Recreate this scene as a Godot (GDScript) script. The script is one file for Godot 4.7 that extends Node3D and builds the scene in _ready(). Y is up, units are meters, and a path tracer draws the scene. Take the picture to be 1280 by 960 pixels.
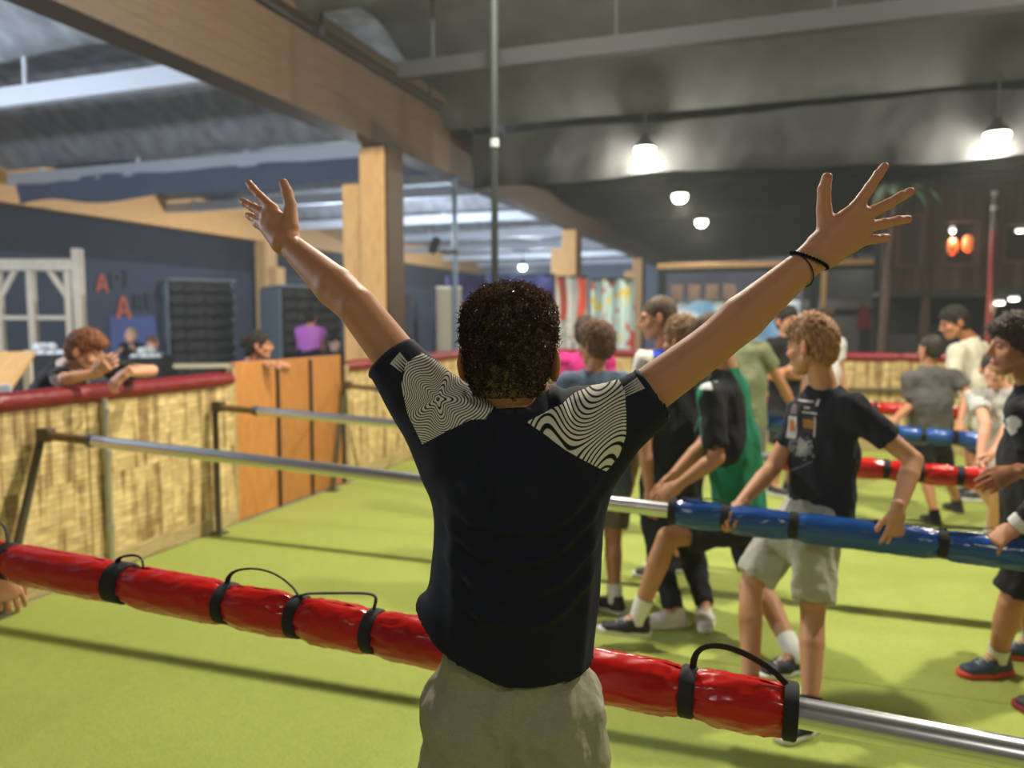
extends Node3D
# Axes: x to the right across the pitch, y up, -z down the length of the hall. Metres.

var M := {}
var taken := {}
var cache := {}

# ---------- naming and tagging ----------
func numbered(called: String) -> String:
	if not taken.has(called):
		taken[called] = 0
		return called
	taken[called] += 1
	return "%s_%03d" % [called, taken[called]]

func tag(o: Node, label: String, category: String, group := "", kind := "") -> Node:
	o.set_meta("label", label)
	o.set_meta("category", category)
	if group: o.set_meta("group", group)
	if kind: o.set_meta("kind", kind)
	return o

func thing(called: String, label: String, category: String, at := Vector3.ZERO, turn := 0.0, group := "") -> Node3D:
	var o := Node3D.new()
	o.name = numbered(called)
	add_child(o)
	o.position = at
	o.rotation.y = turn
	tag(o, label, category, group)
	return o

func struct(called: String, label := "") -> Node3D:
	var o := Node3D.new()
	o.name = numbered(called)
	add_child(o)
	o.set_meta("kind", "structure")
	if label: o.set_meta("label", label)
	return o

func part(called: String, mesh: Mesh, material: Material, parent: Node, at := Vector3.ZERO, turn := Vector3.ZERO) -> MeshInstance3D:
	var o := MeshInstance3D.new()
	o.name = called if parent != self else numbered(called)
	o.mesh = mesh
	o.material_override = material
	parent.add_child(o, true)
	o.position = at
	o.rotation = turn
	return o

# ---------- materials ----------
func mat(color: Color, rough := 0.8, metal := 0.0) -> StandardMaterial3D:
	var m := StandardMaterial3D.new()
	m.albedo_color = color
	m.roughness = rough
	m.metallic = metal
	return m

func c8(r: float, g: float, b: float) -> Color:
	return Color(r / 255.0, g / 255.0, b / 255.0)

func noise(freq: float, sd: int, oct := 3) -> FastNoiseLite:
	var n := FastNoiseLite.new()
	n.noise_type = FastNoiseLite.TYPE_SIMPLEX_SMOOTH
	n.frequency = freq
	n.seed = sd
	n.fractal_octaves = oct
	return n

func noise_tex(freq: float, sd: int, lo: Color, hi: Color, size := 256, oct := 4) -> NoiseTexture2D:
	var t := NoiseTexture2D.new()
	t.width = size
	t.height = size
	t.seamless = true
	t.noise = noise(freq, sd, oct)
	var g := Gradient.new()
	g.set_color(0, lo)
	g.set_color(1, hi)
	t.color_ramp = g
	return t

func bump_tex(freq: float, sd: int, strength: float, size := 256, oct := 4) -> NoiseTexture2D:
	var t := NoiseTexture2D.new()
	t.width = size
	t.height = size
	t.seamless = true
	t.as_normal_map = true
	t.bump_strength = strength
	t.noise = noise(freq, sd, oct)
	return t

func tri(m: StandardMaterial3D, scale: float, world := true) -> StandardMaterial3D:
	m.uv1_triplanar = true
	m.uv1_world_triplanar = world
	m.uv1_scale = Vector3.ONE * scale
	return m

# wood whose grain runs along v (texture up) of a metre-scaled uv
func wood(base: Color, dark: Color, sd: int, rough := 0.65, along_u := false) -> StandardMaterial3D:
	var W := 128
	var H := 256
	var im := Image.create(W, H, false, Image.FORMAT_RGB8)
	var n := noise(1.0, sd, 3)
	for y in H:
		for x in W:
			var a := float(x) / W * TAU
			var warp := n.get_noise_2d(cos(a) * 1.4, y * 0.012) * 0.35
			var g := n.get_noise_3d(cos(a + warp) * 9.0, sin(a + warp) * 9.0, y * 0.016)
			var f := n.get_noise_3d(cos(a) * 26.0, sin(a) * 26.0, y * 0.05 + 40.0)
			var k := clampf(0.5 + g * 0.8 + f * 0.35, 0.0, 1.0)
			im.set_pixel(x, y, dark.lerp(base, k))
	if along_u:
		im.rotate_90(CLOCKWISE)
	var m := mat(Color.WHITE, rough)
	m.albedo_texture = ImageTexture.create_from_image(im)
	m.uv1_scale = Vector3(0.7, 1.4, 1) if along_u else Vector3(1.4, 0.7, 1)
	return m

# ---------- mesh building ----------
class Geo:
	var v := PackedVector3Array()
	var n := PackedVector3Array()
	var uv := PackedVector2Array()
	var col := PackedColorArray()
	var ix := PackedInt32Array()
	var use_col := false
	func quad(a: Vector3, b: Vector3, c: Vector3, d: Vector3, ua: Vector2, ub: Vector2, uc: Vector2, ud: Vector2) -> void:
		# a b c d run clockwise seen from outside
		var nn := (c - a).cross(b - a)
		if nn.length_squared() < 1e-14: nn = (d - a).cross(c - a)
		nn = nn.normalized()
		var i := v.size()
		v.append(a); v.append(b); v.append(c); v.append(d)
		for k in 4: n.append(nn)
		uv.append(ua); uv.append(ub); uv.append(uc); uv.append(ud)
		ix.append(i); ix.append(i + 1); ix.append(i + 2); ix.append(i); ix.append(i + 2); ix.append(i + 3)
	func face(a: Vector3, b: Vector3, c: Vector3, d: Vector3) -> void:
		var w := a.distance_to(b)
		var h := b.distance_to(c)
		quad(a, b, c, d, Vector2(0, h), Vector2(w, h), Vector2(w, 0), Vector2(0, 0))
	func tri3(a: Vector3, b: Vector3, c: Vector3) -> void:
		var nn := (c - a).cross(b - a).normalized()
		var i := v.size()
		v.append(a); v.append(b); v.append(c)
		for k in 3: n.append(nn)
		uv.append(Vector2(a.x, a.y)); uv.append(Vector2(b.x, b.y)); uv.append(Vector2(c.x, c.y))
		ix.append(i); ix.append(i + 1); ix.append(i + 2)
	func mesh() -> ArrayMesh:
		var a := []
		a.resize(Mesh.ARRAY_MAX)
		a[Mesh.ARRAY_VERTEX] = v
		a[Mesh.ARRAY_NORMAL] = n
		if uv.size() == v.size(): a[Mesh.ARRAY_TEX_UV] = uv
		if col.size() == v.size() and col.size() > 0: a[Mesh.ARRAY_COLOR] = col
		a[Mesh.ARRAY_INDEX] = ix
		var m := ArrayMesh.new()
		m.add_surface_from_arrays(Mesh.PRIMITIVE_TRIANGLES, a)
		return m

# box with chamfered edges, placed by a transform; uv in metres
func g_box(g: Geo, size: Vector3, t := Transform3D(), bev := 0.004) -> void:
	var h := size * 0.5
	var b: float = minf(bev, minf(h.x, minf(h.y, h.z)) * 0.6)
	for ax in 3:
		for s in [-1.0, 1.0]:
			var i := ax
			var j := (ax + 1) % 3
			var k := (ax + 2) % 3
			var p := []
			for q in [[-1, -1], [1, -1], [1, 1], [-1, 1]]:
				var c := Vector3.ZERO
				c[i] = s * h[i]
				c[j] = q[0] * (h[j] - b)
				c[k] = q[1] * (h[k] - b)
				p.append(c)
			if s > 0.0: p.reverse()
			var U := []
			for c in p:
				match ax:
					0: U.append(Vector2(c.z, -c.y))
					1: U.append(Vector2(c.x, c.z))
					2: U.append(Vector2(c.x, -c.y))
			g.quad(t * p[0], t * p[1], t * p[2], t * p[3], U[0], U[1], U[2], U[3])
	if b <= 0.0: return
	for ax in 3:  # the edges that run along ax
		var j := (ax + 1) % 3
		var k := (ax + 2) % 3
		for s in [-1.0, 1.0]:
			for r in [-1.0, 1.0]:
				var p := []
				for q in [[0, -1], [0, 1], [1, 1], [1, -1]]:
					var c := Vector3.ZERO
					c[ax] = q[1] * (h[ax] - b)
					c[j] = s * (h[j] - (b if q[0] == 1 else 0.0))
					c[k] = r * (h[k] - (0.0 if q[0] == 1 else b))
					p.append(c)
				if s * r < 0.0: p.reverse()
				var U := []
				for c in p: U.append(Vector2(c.x + c.z, -c.y))
				g.quad(t * p[0], t * p[1], t * p[2], t * p[3], U[0], U[1], U[2], U[3])
	for sx in [-1.0, 1.0]:
		for sy in [-1.0, 1.0]:
			for sz in [-1.0, 1.0]:
				var a := Vector3(sx * h.x, sy * (h.y - b), sz * (h.z - b))
				var bb := Vector3(sx * (h.x - b), sy * h.y, sz * (h.z - b))
				var c := Vector3(sx * (h.x - b), sy * (h.y - b), sz * h.z)
				if sx * sy * sz > 0.0: g.tri3(t * a, t * c, t * bb)
				else: g.tri3(t * a, t * bb, t * c)

func box(size: Vector3, bev := 0.004) -> ArrayMesh:
	var g := Geo.new()
	g_box(g, size, Transform3D(), bev)
	return g.mesh()

# tube along points with radius per point (smooth), closed ends
func g_tube(g: Geo, pts: Array, rad: Array, sides := 12, cap := true, flat := 1.0, up := Vector3.UP) -> void:
	var base := g.v.size()
	var np := pts.size()
	var along := 0.0
	var nrm := Vector3.ZERO
	for i in np:
		var d: Vector3 = (pts[mini(i + 1, np - 1)] - pts[maxi(i - 1, 0)])
		d = d.normalized()
		if i == 0:
			nrm = up - d * up.dot(d)
			if nrm.length() < 0.05: nrm = Vector3.RIGHT - d * d.x
			nrm = nrm.normalized()
		else:
			along += (pts[i] as Vector3).distance_to(pts[i - 1])
			nrm = (nrm - d * nrm.dot(d)).normalized()
		var bn := d.cross(nrm)
		for s in sides + 1:
			var a := TAU * s / sides
			var o := nrm * cos(a) * flat + bn * sin(a)
			g.v.append(pts[i] + o * rad[i])
			g.n.append((nrm * cos(a) / flat + bn * sin(a)).normalized())
			g.uv.append(Vector2(float(s) / sides * TAU * rad[i], along))
	var w := sides + 1
	for i in np - 1:
		for s in sides:
			var p := base + i * w + s
			g.ix.append_array([p, p + w, p + 1, p + 1, p + w, p + w + 1])
	if cap:
		for e in [0, np - 1]:
			var d: Vector3 = (pts[1] - pts[0]).normalized() * -1.0 if e == 0 else (pts[np - 1] - pts[np - 2]).normalized()
			var c := g.v.size()
			g.v.append(pts[e]); g.n.append(d); g.uv.append(Vector2.ZERO)
			for s in sides + 1:
				g.v.append(g.v[base + e * w + s]); g.n.append(d); g.uv.append(Vector2(s, 1))
			for s in sides:
				if e == 0: g.ix.append_array([c, c + 1 + s, c + 2 + s])
				else: g.ix.append_array([c, c + 2 + s, c + 1 + s])

func tube(pts: Array, rad, sides := 12, cap := true, flat := 1.0) -> ArrayMesh:
	var g := Geo.new()
	var r := []
	for i in pts.size(): r.append(rad if not rad is Array else rad[i])
	g_tube(g, pts, r, sides, cap, flat)
	return g.mesh()

# profile of (radius, height) turned round y
func lathe(prof: Array, sides := 24) -> ArrayMesh:
	var g := Geo.new()
	for i in prof.size():
		var p: Vector2 = prof[i]
		var a: Vector2 = prof[maxi(i - 1, 0)]
		var b: Vector2 = prof[mini(i + 1, prof.size() - 1)]
		var t := (b - a).normalized()
		for s in sides + 1:
			var an := TAU * s / sides
			g.v.append(Vector3(cos(an) * p.x, p.y, sin(an) * p.x))
			g.n.append(Vector3(cos(an) * t.y, -t.x, sin(an) * t.y).normalized())
			g.uv.append(Vector2(an * p.x, p.y))
	var w := sides + 1
	for i in prof.size() - 1:
		for s in sides:
			var p := i * w + s
			g.ix.append_array([p, p + 1, p + w, p + 1, p + w + 1, p + w])
	return g.mesh()

# polygon (x, y) clockwise or not, extruded by depth along z, front at +z
func prism(poly: PackedVector2Array, depth: float) -> ArrayMesh:
	var g := Geo.new()
	if Geometry2D.is_polygon_clockwise(poly): poly.reverse()
	var ti := Geometry2D.triangulate_polygon(poly)
	for i in range(0, ti.size(), 3):
		var a := poly[ti[i]]
		var b := poly[ti[i + 1]]
		var c := poly[ti[i + 2]]
		if (b - a).cross(c - a) < 0.0:
			var q := b
			b = c
			c = q
		g.tri3(Vector3(a.x, a.y, depth / 2), Vector3(c.x, c.y, depth / 2), Vector3(b.x, b.y, depth / 2))
		g.tri3(Vector3(a.x, a.y, -depth / 2), Vector3(b.x, b.y, -depth / 2), Vector3(c.x, c.y, -depth / 2))
	for i in poly.size():
		var a := poly[i]
		var b := poly[(i + 1) % poly.size()]
		g.face(Vector3(a.x, a.y, -depth / 2), Vector3(a.x, a.y, depth / 2), Vector3(b.x, b.y, depth / 2), Vector3(b.x, b.y, -depth / 2))
	return g.mesh()

func text_mesh(t: String, size: float, depth := 0.01) -> TextMesh:
	var m := TextMesh.new()
	var f := SystemFont.new()
	f.font_names = PackedStringArray(["Droid Sans"])
	f.font_weight = 700
	m.font = f
	m.text = t
	m.font_size = 64
	m.pixel_size = size / 64.0
	m.depth = depth
	return m

func lamp_light(at: Vector3, color: Color, energy: float, size: float, parent: Node = self) -> OmniLight3D:
	var l := OmniLight3D.new()
	l.name = "lamp_light"
	l.light_color = color
	l.light_energy = energy
	l.light_size = size
	l.omni_range = 60.0
	l.omni_attenuation = 2.0
	l.shadow_enabled = true
	parent.add_child(l, true)
	l.position = at
	return l

func V(x: float, h: float, f: float) -> Vector3:
	return Vector3(x, h, -f)

func _ready() -> void:
	setup_view()
	make_materials()
	build_shell()
	build_barriers()
	build_timber()
	build_lamps()
	build_rods()
	build_left_hall()
	build_back()
	build_hut()
	build_people()

func setup_view() -> void:
	var cam := Camera3D.new()
	cam.name = "camera"
	add_child(cam)
	var at := CameraAttributesPhysical.new()
	at.frustum_focal_length = 24.025
	at.frustum_focus_distance = 1.36
	at.exposure_aperture = 2.2
	cam.attributes = at
	cam.position = Vector3(0, 1.53, 0)
	cam.rotation = Vector3(-atan(80.0 / 961.0), deg_to_rad(19.5), 0)
	cam.current = true
	var we := WorldEnvironment.new()
	we.name = "environment"
	var e := Environment.new()
	e.background_mode = Environment.BG_COLOR
	e.background_color = Color.BLACK
	e.tonemap_mode = Environment.TONE_MAPPER_LINEAR
	e.tonemap_exposure = 0.84
	# thin haze in the air of the hall
	e.volumetric_fog_enabled = true
	e.volumetric_fog_density = 0.003
	e.volumetric_fog_albedo = Color(0.9, 0.92, 0.9)
	e.volumetric_fog_anisotropy = 0.3
	e.sdfgi_enabled = true
	e.ssao_enabled = true
	e.ssil_enabled = true
	we.environment = e
	add_child(we)

func make_materials() -> void:
	# turf
	var t := mat(Color.WHITE, 0.95)
	var pile := turf_images()
	t.albedo_texture = ImageTexture.create_from_image(pile[0])
	t.normal_enabled = true
	t.normal_texture = ImageTexture.create_from_image(pile[1])
	t.normal_scale = 0.7
	M.turf = tri(t, 1.1)
	var cz := mat(Color.WHITE, 0.7)
	cz.albedo_texture = noise_tex(0.02, 9, c8(120, 122, 126), c8(160, 160, 160))
	M.concrete = tri(cz, 0.4)
	M.dark_floor = mat(c8(60, 58, 54), 0.8)
	# cane matting: rows of thin horizontal stalks, vertical bands of painted-in shade and wire ties
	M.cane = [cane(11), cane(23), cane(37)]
	M.plinth = wood(c8(208, 190, 140), c8(160, 138, 92), 61, 0.8, true)
	M.red_pad = mat(c8(128, 20, 30), 0.42)
	M.red_pad.normal_enabled = true
	M.red_pad.normal_texture = bump_tex(0.02, 8, 3.0)
	M.red_pad.uv1_scale = Vector3(2, 2, 2)
	M.red_vinyl = mat(c8(196, 26, 22), 0.2)
	M.blue_vinyl = mat(c8(32, 84, 160), 0.2)
	M.webbing = mat(c8(22, 22, 24), 0.75)
	M.steel = mat(c8(226, 229, 233), 0.27, 0.95)
	M.galv = mat(c8(190, 190, 186), 0.4, 0.8)
	M.rust_olive = mat(c8(84, 76, 56), 0.6, 0.2)
	M.sleeve_wood = wood(c8(140, 110, 66), c8(100, 76, 44), 71, 0.6, true)
	M.ply_door = wood(c8(216, 150, 80), c8(182, 118, 56), 81, 0.55)
	M.ply_door2 = wood(c8(200, 136, 70), c8(164, 106, 50), 83, 0.55)
	M.black_gap = mat(c8(26, 22, 18), 0.9)
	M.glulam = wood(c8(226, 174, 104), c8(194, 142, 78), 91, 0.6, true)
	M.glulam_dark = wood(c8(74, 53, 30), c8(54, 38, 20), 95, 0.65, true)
	M.ply = wood(c8(226, 182, 122), c8(196, 148, 88), 97, 0.65)
	# roof sheeting
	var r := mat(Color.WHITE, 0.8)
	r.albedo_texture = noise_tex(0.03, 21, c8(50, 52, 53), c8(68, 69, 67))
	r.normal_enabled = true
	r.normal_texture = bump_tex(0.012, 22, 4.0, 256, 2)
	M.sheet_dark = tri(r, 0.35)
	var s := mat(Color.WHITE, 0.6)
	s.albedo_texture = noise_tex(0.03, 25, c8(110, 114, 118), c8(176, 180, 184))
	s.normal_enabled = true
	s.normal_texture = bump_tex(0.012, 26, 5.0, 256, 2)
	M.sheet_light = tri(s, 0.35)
	M.beam_dark = mat(c8(30, 31, 32), 0.85)
	M.beam_white = mat(c8(206, 212, 220), 0.5, 0.1)
	var dr := mat(c8(46, 47, 47), 0.95)
	dr.normal_enabled = true
	dr.normal_texture = bump_tex(0.012, 31, 3.0, 256, 2)
	M.drape = tri(dr, 0.5)
	var db := mat(c8(96, 106, 128), 0.8)
	M.drape_blue = db
	M.wall_slate = mat(Color.WHITE, 0.85)
	M.wall_slate.albedo_texture = noise_tex(0.02, 41, c8(34, 37, 42), c8(42, 46, 52))
	tri(M.wall_slate, 0.3)
	M.wall_slate_light = mat(c8(56, 61, 72), 0.85)
	M.wall_black = mat(c8(36, 37, 37), 0.9)
	M.wall_grey = mat(c8(112, 112, 110), 0.9)
	M.green_paint = mat(c8(16, 32, 27), 0.75)
	M.black_paint = mat(c8(24, 25, 27), 0.5)
	M.grey_blue_paint = mat(c8(92, 112, 132), 0.45, 0.2)

func turf_images() -> Array:
	# tufts of pile: random grains over soft blotches, wrapping at the edges
	var S := 512
	var rng := RandomNumberGenerator.new()
	rng.seed = 3
	var a := PackedFloat32Array()
	a.resize(S * S)
	for i in S * S: a[i] = rng.randf()
	var n := noise(1.0, 6, 3)
	var im := Image.create(S, S, false, Image.FORMAT_RGB8)
	var hm := Image.create(S, S, false, Image.FORMAT_RGB8)
	for y in S:
		var v := TAU * y / S
		var up := ((y + S - 1) % S) * S
		var cv := cos(v) * 2.2
		var sv := sin(v) * 2.2
		for x in S:
			var u := TAU * x / S
			var g := a[y * S + x] * 0.5 + a[up + x] * 0.3 + a[up + (x + 1) % S] * 0.2
			var blot := n.get_noise_3d(cos(u) * 2.2 + cv * 0.7, sin(u) * 2.2 + sv * 0.7, cv - sv)
			var k := clampf(0.12 + g * 0.75 + blot * 0.1, 0.0, 1.0)
			im.set_pixel(x, y, c8(134, 149, 64).lerp(c8(188, 198, 100), k))
			hm.set_pixel(x, y, Color(g, g, g))
	hm.bump_map_to_normal_map(2.5)
	return [im, hm]

func cane(sd: int) -> StandardMaterial3D:
	var W := 256
	var H := 256
	var im := Image.create(W, H, false, Image.FORMAT_RGB8)
	var n := noise(1.0, sd, 3)
	for y in H:
		var row := y / 8
		var rr := n.get_noise_2d(row * 7.3, 3.0) * 0.5
		for x in W:
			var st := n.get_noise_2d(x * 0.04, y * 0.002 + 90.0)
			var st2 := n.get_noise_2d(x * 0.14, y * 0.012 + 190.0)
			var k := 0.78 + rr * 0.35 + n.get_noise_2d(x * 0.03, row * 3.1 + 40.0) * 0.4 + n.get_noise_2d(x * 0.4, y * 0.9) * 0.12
			k -= smoothstep(0.0, 0.4, st + st2 * 0.3) * 0.6  # uneven light through the matting, painted into the colour as dark bands
			if y % 8 == 0 and n.get_noise_2d(x * 0.02, row * 11.0 + 7.0) > -0.1: k -= 0.3
			if y % 8 == 1: k -= 0.08
			var tie := x % 128
			if tie < 2: k -= 0.28
			k = clampf(k, 0.0, 1.0)
			im.set_pixel(x, y, c8(138, 110, 66).lerp(c8(238, 212, 152), k))
	var m := mat(Color.WHITE, 0.75)
	m.albedo_texture = ImageTexture.create_from_image(im)
	m.uv1_scale = Vector3(0.85, 0.85, 1)
	return m

# ---------- the shell of the hall ----------
const X_BEAM := -4.6
func roof_h(f: float) -> float:
	return (4.3 if f < 8.1 else 4.06) + (0.75 if f < 8.1 else 0.99) * absf(sin(PI * (f - 2.7) / 3.6))

func build_shell() -> void:
	# floors
	var fl := struct("floor", "bright green artificial turf of the pitch and grey hall floor around it")
	part("slab", box(Vector3(26, 0.2, 42), 0.0), M.concrete, fl, V(-1.5, -0.125, 14))
	var seams := [-3.0, -0.55, 1.45, 3.45, 5.45, 7.45, 9.9]
	for i in seams.size() - 1:
		var w: float = seams[i + 1] - seams[i] - 0.004
		part("turf_strip", box(Vector3(7.7, 0.025, w), 0.003), M.turf, fl, V(-0.0, -0.0125, (seams[i] + seams[i + 1]) / 2))
	# outer walls
	var w1 := struct("wall_left", "dark slate painted wall of the hall on the left")
	part("upper_wall", box(Vector3(0.2, 5.6, 42), 0.0), M.wall_slate, w1, V(-13.4, 2.8, 14))
	part("lower_panel", box(Vector3(0.04, 2.75, 30), 0.0), M.wall_slate_light, w1, V(-13.28, 1.4, 20))
	var w2 := struct("wall_back", "far end wall of the hall, black and grey")
	part("black_wall", box(Vector3(11, 5.6, 0.2), 0.0), M.wall_black, w2, V(6.1, 2.8, 32.1))
	part("lilac_wall", box(Vector3(5.4, 5.6, 0.2), 0.0), mat(c8(128, 128, 140), 0.85), w2, V(-2.1, 2.8, 32.1))
	part("pale_wall", box(Vector3(9, 5.6, 0.2), 0.0), mat(c8(120, 132, 150), 0.8), w2, V(-9.3, 2.8, 32.1))
	var w3 := struct("wall_right", "black wall of the hall on the right")
	part("black_wall", box(Vector3(0.2, 5.6, 42), 0.0), M.wall_black, w3, V(11.5, 2.8, 14))
	var w4 := struct("wall_front", "grey wall of the hall behind the viewer")
	part("grey_wall", box(Vector3(26, 5.6, 0.2), 0.0), M.wall_grey, w4, V(-1.5, 2.8, -6.1))
	# roof: vaulted sheeting between tie beams
	var ce := struct("ceiling", "vaulted roof sheeting between steel tie beams")
	for side in 2:
		var g := Geo.new()
		var xs := [-13.4, X_BEAM] if side == 0 else [X_BEAM, 11.5]
		var nx := 14
		var f := -6.0
		var rows := []
		while f <= 32.3:
			rows.append(f)
			f += 0.18
		var nz := noise(0.35, 5 + side, 3)
		for i in rows.size():
			for j in nx + 1:
				var x: float = lerpf(xs[0], xs[1], float(j) / nx)
				var h: float = roof_h(rows[i]) + nz.get_noise_2d(x * 2.0, rows[i] * 2.0) * 0.04
				g.v.append(V(x, h, rows[i]))
				g.n.append(Vector3.DOWN)
				g.uv.append(Vector2(x, rows[i]))
		for i in rows.size():
			for j in nx + 1:
				var k := i * (nx + 1) + j
				var a := g.v[mini(k + nx + 1, g.v.size() - 1)] - g.v[maxi(k - nx - 1, 0)]
				g.n[k] = a.cross(Vector3.RIGHT).normalized() * (1.0 if a.cross(Vector3.RIGHT).y < 0.0 else -1.0)
		for i in rows.size() - 1:
			for j in nx:
				var k := i * (nx + 1) + j
				g.ix.append_array([k, k + 1, k + nx + 1, k + 1, k + nx + 2, k + nx + 1])
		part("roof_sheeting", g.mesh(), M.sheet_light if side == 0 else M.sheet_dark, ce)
	part("roof_deck", box(Vector3(26, 0.1, 42), 0.0), M.wall_grey, ce, V(-1.5, 5.5, 14))
	for k in 9:
		var f := 2.7 + 3.6 * k
		if f > 32: break
		part("tie_beam", box(Vector3(8.2, 0.2, 0.1)), M.beam_white, ce, V(-8.9, 3.95, f))
		for q in 4:
			part("tie_rod", tube([V(-12 + q * 2.1, 3.95, f), V(-12 + q * 2.1, 4.4, f)], 0.03, 6), M.beam_white, ce)
		if f > 9.0: continue
		part("tie_beam", box(Vector3(15.0, 0.15, 0.12)), M.beam_dark, ce, V(3.95, 3.9 if f < 9 else 4.14, f + 0.5))
		for q in 8:
			part("tie_rod", tube([V(-3.2 + q * 1.75, 3.9, f + 0.5), V(-3.2 + q * 1.75, 4.7, f + 0.5)], 0.022, 6), M.beam_dark, ce)

# ---------- boards round the pitch ----------
func cane_run(parent: Node3D, a: Vector3, b: Vector3, sd: int) -> void:
	# panels of cane matting on a plinth with a padded rail on top; a and b are ends on the floor
	var d := b - a
	var L := d.length()
	var turn := atan2(-d.z, d.x)
	var n := maxi(1, roundi(L / 1.25))
	var w := L / n
	for i in n:
		var c := a + d * ((i + 0.5) / n)
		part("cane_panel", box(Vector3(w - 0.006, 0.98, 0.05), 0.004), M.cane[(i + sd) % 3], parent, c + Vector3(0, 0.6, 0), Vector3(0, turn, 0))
		part("plinth_board", box(Vector3(w - 0.004, 0.11, 0.06), 0.006), M.plinth, parent, c + Vector3(0, 0.055, 0), Vector3(0, turn, 0))
	var m := maxi(1, roundi(L / 2.4))
	for i in m:
		var p := a + d * (float(i) / m)
		var q := a + d * (float(i + 1) / m) - d.normalized() * 0.012
		var g := Geo.new()
		var pts := []
		var rad := []
		var seg := 24
		for s in seg + 1:
			var e := minf(s, seg - s)
			pts.append(p.lerp(q, float(s) / seg) + Vector3(0, 1.095, 0))
			rad.append(0.066 * (0.8 if e == 0 else 1.0) + 0.002 * sin(s * 2.1 + sd))
		g_tube(g, pts, rad, 16, true, 0.85)
		part("padded_rail", g.mesh(), M.red_pad, parent)

func build_barriers() -> void:
	var w := struct("wall_pitch_left", "low cane-clad board with dark red padded rail on the left side of the pitch")
	cane_run(w, V(-3.88, 0, -3), V(-3.88, 0, 4.68), 0)
	cane_run(w, V(-3.88, 0, 6.2), V(-3.88, 0, 9.85), 1)
	part("end_post", box(Vector3(0.09, 1.12, 0.05)), M.plinth, w, V(-3.86, 0.56, 6.2))
	for f in [0.9, 3.5, 7.9]:
		part("steel_strut", tube([V(-3.825, 0.0, f), V(-3.83, 1.06, f)], 0.02, 10), M.galv, w)
		for h in [0.28, 0.72, 0.98]:
			part("clamp", tube([V(-3.825, h - 0.02, f), V(-3.825, h + 0.02, f)], 0.027, 10), M.galv, w)
	var e := struct("wall_pitch_end", "low cane-clad board with dark red padded rail across the far end of the pitch")
	cane_run(e, V(-3.85, 0, 9.9), V(3.85, 0, 9.9), 2)
	part("rail_pipe", tube([V(-3.8, 0.72, 9.8), V(3.8, 0.72, 9.8)], 0.022, 8), M.rust_olive, e)
	var r := struct("wall_pitch_right", "low cane-clad board with dark red padded rail on the right side of the pitch")
	cane_run(r, V(3.88, 0, 9.85), V(3.88, 0, -3), 1)
	# plywood gate
	var d := struct("door_1", "orange-brown plywood gate in the left board of the pitch")
	var f0 := 4.7
	var ws := [0.5, 0.46, 0.5]
	for i in 3:
		part("plywood_panel", box(Vector3(0.03, 1.2, ws[i] - 0.012), 0.003), M.ply_door if i == 0 else M.ply_door2, d, V(-3.87, 0.61, f0 + ws[i] / 2))
		if i < 2:
			part("cover_strip", box(Vector3(0.02, 1.18, 0.035), 0.003), M.black_gap, d, V(-3.85, 0.6, f0 + ws[i]))
		f0 += ws[i]
	part("gate_edge", box(Vector3(0.05, 1.2, 0.03), 0.003), M.black_gap, d, V(-3.86, 0.61, f0 + 0.01))
	part("hinge_post", box(Vector3(0.06, 1.18, 0.03), 0.003), M.plinth, d, V(-3.88, 0.59, 4.685))
	part("backing_rail", box(Vector3(0.04, 0.09, 1.44)), M.ply_door2, d, V(-3.905, 1.1, 5.42))
	part("backing_rail", box(Vector3(0.04, 0.09, 1.44)), M.ply_door2, d, V(-3.905, 0.2, 5.42))

# ---------- glulam timber ----------
func glulam(called: String, label: String, x: float, f0: float, f1: float, m: Material) -> Node3D:
	var t := thing(called, label, "beam", V(x, 3.55, f0))
	var L := f1 - f0
	for i in 5:  # glued lamellas
		part("lamella", box(Vector3(0.3, 0.15, L), 0.0015), m, t, Vector3(0, 0.085 + i * 0.1501, -L / 2))
	return t

func build_timber() -> void:
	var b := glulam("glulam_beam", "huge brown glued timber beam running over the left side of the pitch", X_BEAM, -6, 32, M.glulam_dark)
	part("ledger_plank", box(Vector3(0.12, 0.1, 38), 0.006), M.glulam_dark, b, Vector3(0.26, 0.86, -19))
	part("ledger_gap", box(Vector3(0.06, 0.1, 38), 0.0), M.black_gap, b, Vector3(0.17, 0.82, -19))
	for i in 14:
		part("bracket", box(Vector3(0.02, 0.22, 0.05), 0.003), M.black_paint, b, Vector3(0.33, 0.82, -3.0 - i * 2.4))
	glulam("glulam_beam", "pale timber beam along the dark slate wall far left", -12.9, -6, 32, M.glulam)
	var spots := [[X_BEAM, 8.35, "thick timber column with stepped plywood cladding behind the raised left arm"], [X_BEAM, 17.1, "timber column standing behind the painted cloths"], [X_BEAM, 25.6, "farthest timber column beside the dark end of the hall"], [-12.9, 17.1, "pale timber column against the slate wall behind wrapped mats"]]
	for s in spots:
		var c := thing("timber_column", s[2], "column", V(s[0], 0, s[1]))
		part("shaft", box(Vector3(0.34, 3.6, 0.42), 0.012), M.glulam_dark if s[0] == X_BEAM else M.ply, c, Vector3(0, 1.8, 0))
		part("front_cladding", box(Vector3(0.32, 3.55, 0.03), 0.004), M.ply, c, Vector3(-0.02, 1.77, 0.23))
		part("side_cladding", box(Vector3(0.3, 3.15 if s[0] == X_BEAM else 2.9, 0.36), 0.008), M.ply, c, Vector3(-0.3 if s[0] == X_BEAM else 0.3, 1.57 if s[0] == X_BEAM else 1.45, 0.02))

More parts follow.
